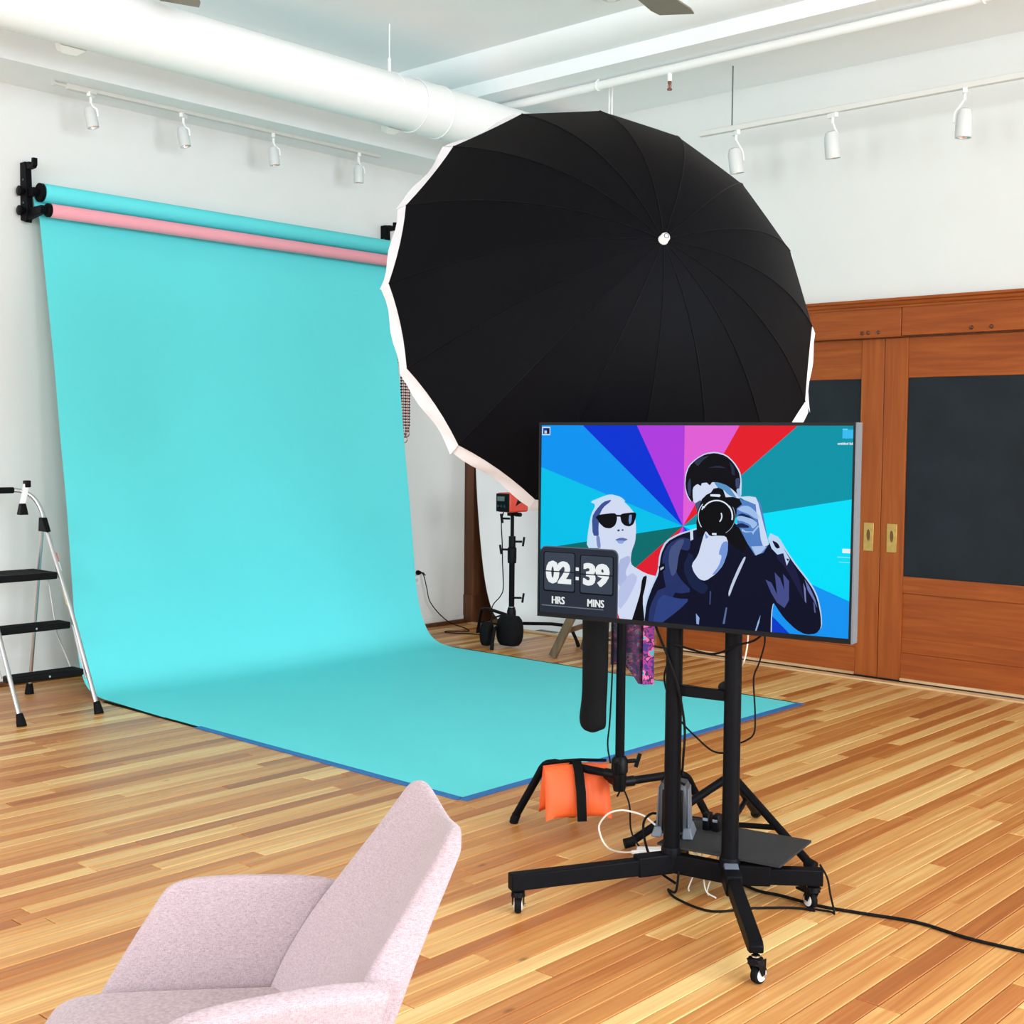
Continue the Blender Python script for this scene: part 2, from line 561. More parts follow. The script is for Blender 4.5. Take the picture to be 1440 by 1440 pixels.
w.b(0, ROOM_X, ROOM_Y - .16, ROOM_Y, 0, WIN_Z[0]); w.b(0, ROOM_X, ROOM_Y - .16, ROOM_Y, WIN_Z[1], ROOM_Z)
for k in range(0, len(xs), 2): w.b(xs[k], xs[k + 1], ROOM_Y - .16, ROOM_Y, WIN_Z[0], WIN_Z[1])
struct('wall_rear', w, M_wall)
w = MB()
w.b(0, 3.0, 4.0, 4.16, 0, ROOM_Z); w.b(5.0, ROOM_X, 4.0, 4.16, 0, ROOM_Z); w.b(3.0, 5.0, 4.0, 4.16, 0, .9); w.b(3.0, 5.0, 4.0, 4.16, 2.9, ROOM_Z)
struct('wall_beyond', w, M_wall)
struct('ceiling', MB().b(-.15, ROOM_X + .16, ROOM_Y - .16, 4.16, ROOM_Z, ROOM_Z + .15), M_ceil)

def glass_mat():
    m = bpy.data.materials.new('window_glass'); m.use_nodes = True
    nt = m.node_tree; N, L = nt.nodes, nt.links
    for n_ in list(N):
        if n_.type != 'OUTPUT_MATERIAL': N.remove(n_)
    t = N.new('ShaderNodeBsdfTransparent'); g = N.new('ShaderNodeBsdfGlossy'); g.inputs['Roughness'].default_value = .02
    mx = N.new('ShaderNodeMixShader'); mx.inputs[0].default_value = .06
    L.new(t.outputs[0], mx.inputs[1]); L.new(g.outputs[0], mx.inputs[2]); L.new(mx.outputs[0], N['Material Output'].inputs[0])
    return m
M_glass = glass_mat()
def window(idx, axis, pos, a, b_, z0, z1):
    def q(u0, u1, d0, d1, za, zb, mb):
        if axis == 'x': mb.b(pos + d0, pos + d1, u0, u1, za, zb)
        else: mb.b(u0, u1, pos + d0, pos + d1, za, zb)
        return mb
    fr = MB(); t = .06
    q(a, b_, .03, .11, z0, z0 + t, fr); q(a, b_, .03, .11, z1 - t, z1, fr); q(a, a + t, .03, .11, z0 + t, z1 - t, fr); q(b_ - t, b_, .03, .11, z0 + t, z1 - t, fr)
    q(a + t, b_ - t, .04, .10, (z0 + z1) / 2 - .025, (z0 + z1) / 2 + .025, fr)
    root = struct('window_%d' % idx, fr, M_white_metal)
    for za, zb in ((z0 + t, (z0 + z1) / 2 - .025), ((z0 + z1) / 2 + .025, z1 - t)):
        q(a + t, b_ - t, .068, .074, za, zb, MB()).build('pane', M_glass, root)
n_ = 1
for a, b_ in WINDOWS:
    window(n_, 'x', ROOM_X, a, b_, *WIN_Z); n_ += 1
for a, b_ in REAR_WINDOWS:
    window(n_, 'y', ROOM_Y - .16, a, b_, *WIN_Z); n_ += 1
window(n_, 'y', 4.02, 3.0, 5.0, .9, 2.9)  # made-up window in the next room, added for its lamp

# ---- ceiling beams: low soffit over the backdrop, deep beam over the sliding doors
struct('trim_1', MB().b(0, .48, ROOM_Y, -.001, 3.59, ROOM_Z), M_ceil)
cove = [(0, 3.91), (-1.03, 3.91), (-1.045, 4.0)] + [(-1.06 - .22 * math.sin(t) ** 1.0, 4.0 + (ROOM_Z - 4.0) * (1 - math.cos(t))) for t in [math.pi / 2 * k / 8 for k in range(9)]] + [(0, ROOM_Z)]
struct('trim_2', MB().prism(cove, lambda a, b_, d: (d, a, b_), .48, ROOM_X), M_ceil, angle=25)
struct('trim_3', MB().b(0, ROOM_X, -7.4, -6.4, 3.91, ROOM_Z), M_ceil)

# ---- white baseboard on the backdrop wall and the shoe strip under it
bb = struct('baseboard_left', MB().b(0, .012, ROOM_Y, -.03, .028, .062), mat('white_trim_paint', (226, 226, 220), .5, var=.01), bevel=.004)
MB().b(0, .035, ROOM_Y, -.03, 0, .028).build('shoe_strip', M_jamb, bb, bevel=.004)

# ---- sliding-door wall: header, crown, casing, sill
hd = struct('trim_4', MB().b(-.0, 3.797, -.022, .03, 2.18, 2.365), M_door_h, bevel=.003)
MB().b(3.800, 5.75, -.018, .03, 2.185, 2.365).build('header_board', M_door_h, hd, bevel=.003)
prof = [(-.0, 2.36), (-.03, 2.36), (-.03, 2.372), (-.042, 2.38), (-.048, 2.395), (-.062, 2.402), (-.062, 2.418), (0, 2.418)]
MB().prism(prof, lambda a, b_, d: (d, a, b_), 0, 5.8).build('crown_moulding', M_door_h, hd, angle=20)
for x in (3.539, 3.579, 3.648, 4.247, 4.368):
    MB().lathe([(0, 0), (.011, 0), (.013, .3), (.008, 1), (0, 1)], (x, -.018 if x > 3.8 else -.022, 2.212), (x, -.03, 2.212), 12).build('bolt_cap', M_jamb, hd)
MB().b(0, 5.62, .03, .05, 2.178, 2.40).build('head_jamb', M_jamb, hd)
cs = struct('trim_5', MB().b(0.0, .1, -.02, WT, .235, 2.18), M_jamb, bevel=.003)
MB().b(0.0, .105, -.028, WT, 0, .235).build('plinth_block', M_jamb, cs, bevel=.004)
cs2 = struct('trim_6', MB().b(5.62, 5.75, -.02, .03, .0, 2.18), M_door, bevel=.003)
sl = struct('trim_7', MB().b(.1, 5.75, -.085, -.012, -.001, .012), M_sill, bevel=.004)
MB().b(.1, 5.62, -.012, .105, -.005, .004).build('track_shadow_gap', M_black, sl)  # black strip along the track, the sill's shadow gap put into colour

# ---- sliding doors with blackboard panels
def door(idx, x0, x1, handle_left, board_left):
    st = .155
    y0, y1 = .032, .078
    d = MB().b(x0, x0 + st, y0, y1, .014, 2.177)
    root = struct('door_%d' % idx, d, M_door, bevel=.003)
    MB().b(x1 - st, x1, y0, y1, .014, 2.177).build('stile', M_door, root, bevel=.003)
    xa, xb = x0 + st, x1 - st
    MB().b(xa, xb, y0 + .006, y1, 1.925, 2.177).build('top_rail', M_door_h, root, bevel=.003)
    MB().b(xa, xb, y0 + .014, y1 - .008, .674, 1.925).build('blackboard', M_slate, root)
    MB().b(xa, xb, y0 + .004, y1, .569, .676).build('lock_rail', M_door_h, root, bevel=.003)
    MB().b(xa, xb, y0 + .016, y1 - .008, .288, .571).build('lower_panel', M_door_h, root)
    MB().b(xa, xb, y0 + .008, y1, .190, .288).build('plank', M_door_h, root, bevel=.003)
    MB().b(xa, xb, y0 + .002, y1, .014, .190).build('bottom_rail', M_door_h, root, bevel=.003)
    MB().b(xa + .004, xb - .004, y0 - .012, y0 + .002, .014, .03).build('sweep', M_sill, root)
    hx = x0 + st / 2 if handle_left else x1 - st / 2
    h = MB()
    zc_, hw, hh = .913, .034, .091
    h.b(hx - hw, hx + hw, y0 - .004, y0 + .001, zc_ - hh, zc_ + hh)
    ho = h.build('handle_plate', M_brass, root, bevel=.002)
    tag(ho, 'brass recessed pull plate')
    ring = MB()
    ring.tube([(hx + .015 * math.cos(t) , y0 - .005, zc_ + .012 + (.038 if math.sin(t) > 0 else .038) * math.sin(t)) for t in [2 * math.pi * k / 20 for k in range(20)]], .0025, 6, closed=True)
    ring.build('pull_rim', M_brass, ho)
    cup = MB().prism([(hx + .014 * math.cos(t), zc_ + .012 + .036 * math.sin(t)) for t in [2 * math.pi * k / 20 for k in range(20)]], lambda a, b_, d_: (a, d_, b_), y0 - .0055, y0 - .002)
    cup.build('pull_recess', mat('dark_brass', (110, 86, 46), .5, .7), ho)
    return root
door(1, 3.670, 5.45, True, True)
door(2, 1.93, 3.666, False, True)
struct('trim_8', MB().b(5.45, 5.62, .032, .078, .014, 2.177), M_door)
# outlet on the backdrop wall
ot = tag(empty('wall_outlet', (0, -.565, .41)), 'white wall outlet low beside the teal backdrop', 'outlet')
MB().b(.0, .006, -.036, .036, -.058, .058).build('cover_plate', M_plasticwhite, ot, bevel=.002)
for dz in (-.022, .03):
    MB().b(.006, .009, -.016, .016, dz - .014, dz + .014).build('socket', mat('socket_grey', (200, 200, 196), .4), ot, bevel=.002)

# ================================================================== CEILING FITTINGS
# ---- round duct slung below the ceiling
DX, DZ, DR = 1.30, 3.652, .163
du = tag(empty('air_duct', (DX, -4, DZ)), 'large round white air duct slung below the ceiling', 'duct')
def dseg(y0, y1, r, name, m=M_white_metal):
    return MB().lathe([(r - .004, 0), (r, 0), (r, 1), (r - .004, 1), (r - .004, 0)], (0, y0 + 4, 0), (0, y1 + 4, 0), 48).build(name, m, du)
dseg(ROOM_Y + .02, -1.83, DR, 'duct_section')
dseg(-1.66, -.03, DR, 'duct_section')
dseg(-1.86, -1.63, DR + .005, 'joint_collar')
for y in (-1.86, -1.63):
    MB().tube([((DR + .006) * math.cos(t), y + 4, (DR + .006) * math.sin(t)) for t in [2 * math.pi * k / 48 for k in range(48)]], .004, 6, closed=True).build('collar_bead', M_white_metal, du)
for y in (-2.05, -5.2, -8.0):
    w = MB().cyl((0, y + 4, DR + .03), (0, y + 4, ROOM_Z - DZ), .0045, n=8)
    w.tube([((DR + .002) * math.cos(t), y + 4, (DR + .002) * math.sin(t)) for t in [math.pi * k / 24 for k in range(25)]], .004, 6)
    w.cyl((0, y + 4, DR), (0, y + 4, DR + .09), .011, n=8)
    w.build('hanger_rod', M_white_metal, du)
for y, l in ((-4.17, .075), (-1.95, .06)):
    a = math.radians(232)
    c = (DR * math.cos(a), y + 4, DR * math.sin(a))
    MB().shell([[(c[0] + .05, y + 4 - l, c[2] - .03), (c[0] + .05, y + 4 + l, c[2] - .03)], [(c[0] - .03, y + 4 - l, c[2] + .03), (c[0] - .03, y + 4 + l, c[2] + .03)]],
               [[(c[0] + .01, y + 4 - l * .6, c[2] - .06), (c[0] + .01, y + 4 + l * .4, c[2] - .06)], [(c[0] - .05, y + 4 - l * .6, c[2] - .03), (c[0] - .05, y + 4 + l * .4, c[2] - .03)]]).build('air_register', M_rail, du, bevel=.004)

# ---- sprinkler pipe under the beam
pp = tag(empty('sprinkler_pipe', (3, -.82, 3.868)), 'white sprinkler pipe running under the ceiling beam', 'pipe')
MB().cyl((-2.3, 0, 0), (6.5, 0, 0), .029, n=20).build('pipe_run', M_white_metal, pp)
for x in (-1.0, 1.6, 4.0):
    MB().tube([(x, .031 * math.cos(t), .031 * math.sin(t)) for t in [2 * math.pi * k / 20 for k in range(20)]], .005, 6, closed=True).build('pipe_clip', M_white_metal, pp)
    MB().cyl((x, 0, .028), (x, 0, .042), .006, n=8).build('clip_rod', M_white_metal, pp)
hx = -.42
MB().cyl((hx, 0, -.075), (hx, 0, -.02), .015, n=12).build('tee_outlet', M_white_metal, pp)
sp = MB().lathe([(0, 0), (.012, 0), (.012, .3), (.006, .35), (.005, .75), (.016, .85), (.016, 1), (0, 1)], (hx, 0, -.073), (hx, 0, -.13), 12).build('sprinkler_head', M_copper, pp)
for s in (-1, 1):
    MB().tube([(hx + s * .008, 0, -.09), (hx + s * .014, 0, -.105), (hx + s * .006, 0, -.122)], .002, 6).build('frame_arm', M_copper, sp)

# ---- track lights
M_spot = mat('grey_white_enamel', (206, 208, 206), .4, var=.01)
def spot(name, loc, rz, tilt, label, group, big=1.0):
    """loc = underside of the rail"""
    t = tag(empty(name, loc, rz), label, 'spotlight', group)
    MB().b(-.012, .012, -.035, .035, -.028, .0).build('adapter', M_white_metal, t, bevel=.003)
    MB().cyl((0, 0, -.062), (0, 0, -.026), .009, n=12).build('stem', M_white_metal, t)
    pts = curve([(0, 0, -.055), (.018 * big, 0, -.085), (.045 * big, 0, -.12 * big), (.052 * big, 0, -.17 * big)], 5)
    m = MB().tube(pts, .006, 8)
    m.build('yoke_arm', M_white_metal, t)
    R = Matrix.Rotation(tilt, 3, 'Y')
    c = Vector((0.0, 0, -.175 * big))
    a, b_ = c + R @ Vector((0, 0, .075 * big)), c - R @ Vector((0, 0, .075 * big))
    body = MB().lathe([(r_ * big, q_) for r_, q_ in [(0, -.02), (.018, 0), (.032, .05), (.041, .25), (.043, .85), (.041, 1), (.036, 1), (.034, .7), (0, .62)]], a, b_, 24).build('lamp_body', M_spot, t)
    a2 = a + (b_ - a) * .70
    b2 = a + (b_ - a) * .97
    MB().lathe([(0, .1), (.012 * big, .0), (.033 * big, .9), (.034 * big, 1.0)], a2, b2, 20).build('reflector', M_chrome, body)
    return t
rl = tag(empty('track_rail', (.28, -2.5, 3.59)), 'white track rail fixed under the soffit above the teal backdrop', 'track rail')
MB().b(-.018, .018, -1.14, 1.28, -.022, 0).build('rail_bar', M_rail, rl, bevel=.002)
MB().b(-.022, .022, -1.19, -1.0, -.034, 0).build('feed_box', M_rail, rl, bevel=.004)
MB().cyl((-.0, -1.27, -.015), (0, -1.19, -.015), .011, n=10).build('conduit', M_rail, rl)
MB().cyl((.0, -1.275, -.015), (0, -1.262, -.015), .017, n=10).build('conduit_nut', M_rail, rl)
spots_l = [(-3.53, 'white spotlight on the soffit rail next to the rail feed box'), (-2.886, 'white spotlight on the soffit rail, second along from the feed box'),
           (-2.178, 'white spotlight on the soffit rail, third along from the feed box'), (-1.421, 'white spotlight on the soffit rail at the end away from the feed box')]
for k, (y, lb) in enumerate(spots_l):
    spot('track_spotlight', (.28, y, 3.568), math.radians([38, 30, 50, 60][k]), math.radians([-14, -14, -8, -2][k]), lb, 'spotlights above the backdrop', .84)
rl2 = tag(empty('track_rail', (4.6, -.5, 3.51)), 'white track rail hung on thin rods in front of the door wall', 'track rail')
MB().b(-2.0, 3.2, -.018, .018, -.012, .022).build('rail_bar', M_rail, rl2, bevel=.003)
for x in (-1.757, .9, 2.9):
    MB().cyl((x, 0, .012), (x, 0, .40), .0045, n=8).build('hanger_rod', M_silver, rl2)
spots_r = [(2.875, 'white spotlight on the hung rail beside its hanging rod', 60, -10), (3.555, 'white spotlight on the hung rail, second along from the free rail end', 75, -8), (4.371, 'white spotlight on the hung rail, third along from the free rail end', 205, -2)]
for x, lb, rz, tl in spots_r:
    spot('track_spotlight', (x, -.5, 3.498), math.radians(rz), math.radians(tl), lb, 'spotlights on the hung rail', 1.08)

# rods that drop from the beam behind the umbrella
hr = tag(empty('ceiling_hanger', (1.95, -.62, 3.91)), 'pair of thin white rods hanging from the beam', 'hanger rod')
for s in (-1, 1):
    MB().cyl((s * .012, 0, -.75), (s * .012, 0, 0), .006, n=8).build('rod', M_white_metal, hr)
MB().b(-.03, .03, -.02, .02, -.76, -.74).build('cross_plate', M_white_metal, hr, bevel=.003)

# ---- ceiling fans
def fan(loc, first, label):
    fn = tag(empty('ceiling_fan', loc), label, 'fan', 'ceiling fans')
    MB().lathe([(0, 0), (.07, 0), (.06, .8), (.02, 1), (0, 1)], (0, 0, 0), (0, 0, -.07), 24).build('canopy', M_rail, fn)
    MB().cyl((0, 0, -.22), (0, 0, -.05), .014, n=12).build('down_rod', M_rail, fn)
    MB().lathe([(0, 0), (.06, 0), (.12, .2), (.13, .7), (.08, 1), (0, 1)], (0, 0, -.20), (0, 0, -.37), 28).build('motor_housing', M_rail, fn)
    for k in range(3):
        Rk = Matrix.Rotation(math.radians(first + 120 * k), 3, 'Z')
        pl = [(.15, -.05), (.28, -.085), (.72, -.115), (.80, -.10), (.80, .10), (.72, .115), (.28, .085), (.15, .05)]
        MB().prism(pl, lambda a, b_, d: Rk @ Vector((a, b_, d - .32 + b_ * .12)), 0, .008).build('blade', M_fan, fn)
        MB().bar(Rk @ Vector((.08, 0, -.30)), Rk @ Vector((.2, 0, -.305)), .04, .012).build('blade_iron', M_rail, fn)
fan((3.50, -2.60, ROOM_Z), 102, 'ceiling fan with broad grey-brown blades beside the door-wall beam')
fan((2.05, -4.18, ROOM_Z), 140, 'ceiling fan with broad grey-brown blades beside the round duct')
sd = tag(empty('smoke_detector', (2.70, -1.58, ROOM_Z)), 'round white smoke detector on the ceiling beside the beam', 'smoke detector')
MB().lathe([(0, 0), (.075, 0), (.075, .5), (.06, 1), (0, 1)], (0, 0, 0), (0, 0, -.035), 28).build('housing', M_rail, sd)
MB().lathe([(0, 0), (.03, 0), (.026, 1), (0, 1)], (0, 0, -.034), (0, 0, -.044), 20).build('sensor_cap', M_white_metal, sd)

# ================================================================== BACKDROPS
BY0, BY1 = -3.80, -1.02
prof = [(.085, 2.955), (.10, 2.88), (.155, 2.80), (.225, 2.40), (.30, 1.95), (.36, 1.5), (.42, 1.1), (.47, .7), (.50, .45), (.545, .24), (.61, .10), (.69, .035), (.80, .008), (.95, .0035), (1.3, .003)]
pf = [(p.x, max(p.z, .0028)) for p in curve([(x, 0, z) for x, z in prof], 5)]
pf += [(1.3 + (3.72 - 1.3) * k / 30, .003) for k in range(1, 31)]
bd = tag(empty('paper_backdrop', (0, (BY0 + BY1) / 2, 0)), 'wide teal seamless paper backdrop sweeping from its roll down onto the floor', 'backdrop')
yc = (BY0 + BY1) / 2
rows = []
for i, (x, z) in enumerate(pf):
    row = []
    for j in range(21):
        s = j / 20
        y = BY0 + (BY1 - BY0) * s - yc
        # slack in the paper where it turns onto the floor, and gentle ripples on the floor
        rip = .010 * math.sin(2.6 * math.pi * s + 1.4 * x) * math.exp(-((x - .8) / .5) ** 2) * (1 if z < .5 else 0)
        side = (.025 * (1 - s) - .02 * s) * min(1, max(0, (2.7 - z) / 1.5)) * min(1, max(0, z - .01) / .35)
        row.append((x + side, y, z + (max(0, rip) if z < .2 else 0)))
    rows.append(row)
MB().grid(rows).build('paper_sheet', M_teal, bd, angle=60)
ry0, ry1 = BY0 + .03 - yc, BY1 + .03 - yc
MB().lathe([(.02, 0), (.054, 0), (.056, .001), (.056, .999), (.054, 1), (.02, 1)], (.14, ry0, 2.955), (.14, ry1, 2.955), 32).build('paper_roll', M_teal, bd, angle=50)
MB().cyl((.14, ry0 - .02, 2.955), (.14, ry1 + .02, 2.955), .026, n=20).build('cardboard_core', mat('cardboard', (150, 118, 84), .8), bd)
ZT = .0045
def strip(x0, x1, y0, y1, m, name):
    MB().b(x0, x1, y0 - yc, y1 - yc, .0005, ZT).build(name, m, bd)
strip(3.695, 3.74, BY0 - .005, BY1 + .005, M_bluetape, 'blue_tape')
strip(1.78, 3.70, BY0 - .022, BY0 + .018, M_bluetape, 'blue_tape')
strip(.86, 1.78, BY0 - .014, BY0 + .004, M_blacktape, 'black_tape')
strip(.80, 3.70, BY1 - .004, BY1 + .007, M_blacktape, 'black_tape')

pk = tag(empty('paper_roll', (.235, yc, 2.84)), 'slim pink seamless paper roll hung in front of the teal paper', 'paper roll')
MB().lathe([(.02, 0), (.039, 0), (.041, .001), (.041, .999), (.039, 1), (.02, 1)], (0, ry0 - .005, 0), (0, ry1 - .005, 0), 28).build('rolled_paper', M_pink, pk, angle=50)
MB().cyl((0, ry0 - .02, 0), (0, ry1 + .015, 0), .025, n=18).build('cardboard_core', MATS['cardboard'], pk)

def bracket(y, sgn, label):
    """triple-hook wall bracket; sgn points towards the rolls"""
    t = tag(empty('roll_bracket', (0, y, 2.80)), label, 'bracket')
    # narrow upright leaning off the wall with a short arm to each roll
    MB().prism([(.0, .0), (.07, -.02), (.085, .06), (.07, .30), (.06, .34), (.0, .34)], lambda a, b_, d: (a, d, b_), -.019, .019).build('upright', M_black, t, bevel=.003)
    MB().prism([(.03, .13), (.15, .13), (.165, .155), (.15, .18), (.03, .185)], lambda a, b_, d: (a, d, b_), -.013, .013).build('upper_arm', M_black, t, bevel=.003)
    MB().prism([(.03, -.01), (.24, .015), (.26, .04), (.24, .065), (.03, .06)], lambda a, b_, d: (a, d, b_), -.013, .013).build('lower_arm', M_black, t, bevel=.003)
    hk = [(.03, .30), (.095, .292), (.14, .295), (.155, .31), (.155, .352), (.132, .352), (.13, .325), (.112, .318), (.10, .335), (.03, .34)]
    MB().prism(hk, lambda a, b_, d: (a, d, b_), -.014, .014).build('open_hook', M_black, t, bevel=.002)
    for zz in (.10, .235):
        MB().cyl((.04, -.019 * 1, zz), (.04, -.0215, zz), .006, n=8).build('screw_head', M_silver, t)
    for (x, z, r) in ((.14, .155, .056), (.235, .04, .041)):
        arm = MB().cyl((x, -sgn * .02, z), (x, sgn * .05, z), .021, n=16)
        arm.build('expander', M_black, t)
        MB().lathe([(0, 0), (r * .8, 0), (r, .3), (r, 1), (0, 1)], (x, sgn * .02, z), (x, sgn * .045, z), 24).build('end_flange', M_black, t)
        kn = MB().lathe([(0, 0), (.026, 0), (.03, .3), (.03, .8), (.02, 1), (0, 1)], (.05, -sgn * .032, z + .01), (.05, -sgn * .06, z + .01), 18)
        kn.cyl((.05, -sgn * .034, z + .01), (.05, 0, z + .01), .010, n=10)
        kn.build('tightening_knob', M_black_plastic, t)
    return t
bracket(BY0 - .02, 1, 'black triple-hook roll bracket on the wall above the step ladder')
bracket(BY1 + .08, -1, 'black triple-hook roll bracket on the wall beside the umbrella')

# bead chains hanging from the bracket beyond the paper
ch_m = mat('dark_bead_chain', (60, 34, 32), .5, var=.3, scale=200)
ch_m2 = mat('brown_bead_chain', (96, 58, 52), .5, var=.3, scale=200)
ch_r = mat('red_bead_chain', (176, 104, 92), .5, var=.2, scale=200)
for k, (x, yy, m, lb) in enumerate(((.20, BY1 + .03, ch_m, 'long dark bead chain loop hanging beside the teal paper'), (.235, BY1 + .06, ch_r, 'long reddish bead chain loop hanging beside the teal paper'), (.215, BY1 + .10, ch_m2, 'brown bead chain loop hanging furthest from the teal paper edge'))):
    t = tag(empty('bead_chain', (x, yy + .05, 2.8)), lb, 'chain')
    base = MB().lathe([(0, 0), (.007, .2), (.009, .5), (.007, .8), (0, 1)], (0, 0, -.009), (0, 0, .009), 6)
    for s, zl, nm in ((-.02, 1.36 + .05 * k, 0), (.02, 1.36 + .05 * k, 1)):
        mb = MB()
        nb = int((2.80 - zl) / .0225)
        for i in range(nb):
            z = .08 - i * .0225
            mb.add([(v[0], v[1] + s * (1 if i < nb - 2 else .5), v[2] + z) for v in base.v], base.f)
        mb.tube([(0, s, .08), (0, s, .08 - nb * .0225)], .0018, 5)
        tag(mb.build('bead_strand', m, t), kind='stuff')
    MB().tube([(0, +.02 * math.cos(a_), .08 - nb * .0225 - .02 * math.sin(a_)) for a_ in [math.pi * q / 8 for q in range(9)]], .004, 6).build('chain_bottom', m, t)
    MB().cyl((0, -.04, .085), (0, .04, .085), .012, n=10).build('chain_wheel', M_black_plastic, t)

# white paper hung in the doorway on the way to the next room
wp = tag(empty('paper_backdrop', (0, 1.0, 0)), 'white seamless paper sweep hung in the doorway behind the red strobe', 'backdrop')
wprof = [(.125, 2.02), (.13, 1.7), (.135, 1.35), (.165, .95), (.225, .5), (.285, .25), (.36, .10), (.48, .03), (.66, .006), (.9, .004), (1.25, .004)]
wpf = [(p.x, max(p.z, .004)) for p in curve([(x, 0, z) for x, z in wprof], 5)]
MB().grid([[(x, -1.03 + 2.05 * j / 10, z + (.012 * max(0, math.sin(j * 1.3 + x * 5)) if x > .6 else 0)) for j in range(11)] for x, z in wpf]).build('paper_sheet', M_whitepaper, wp, angle=60)
MB().cyl((.175, -1.05, 2.03), (.175, 1.05, 2.03), .05, n=28).build('paper_roll', M_whitepaper, wp)
for y, lb in ((.5, 'black wall arm holding the white paper roll in the doorway'), (1.95, 'black wall arm holding the white paper roll deep in the next room')):
    wa = tag(empty('roll_bracket', (0, y, 1.95)), lb, 'bracket')
    MB().b(0, .006, -.03, .03, -.06, .06).build('wall_flange', M_black, wa, bevel=.002)
    MB().b(.004, .19, -.01, .01, -.03, .028).build('arm', M_black, wa, bevel=.003)

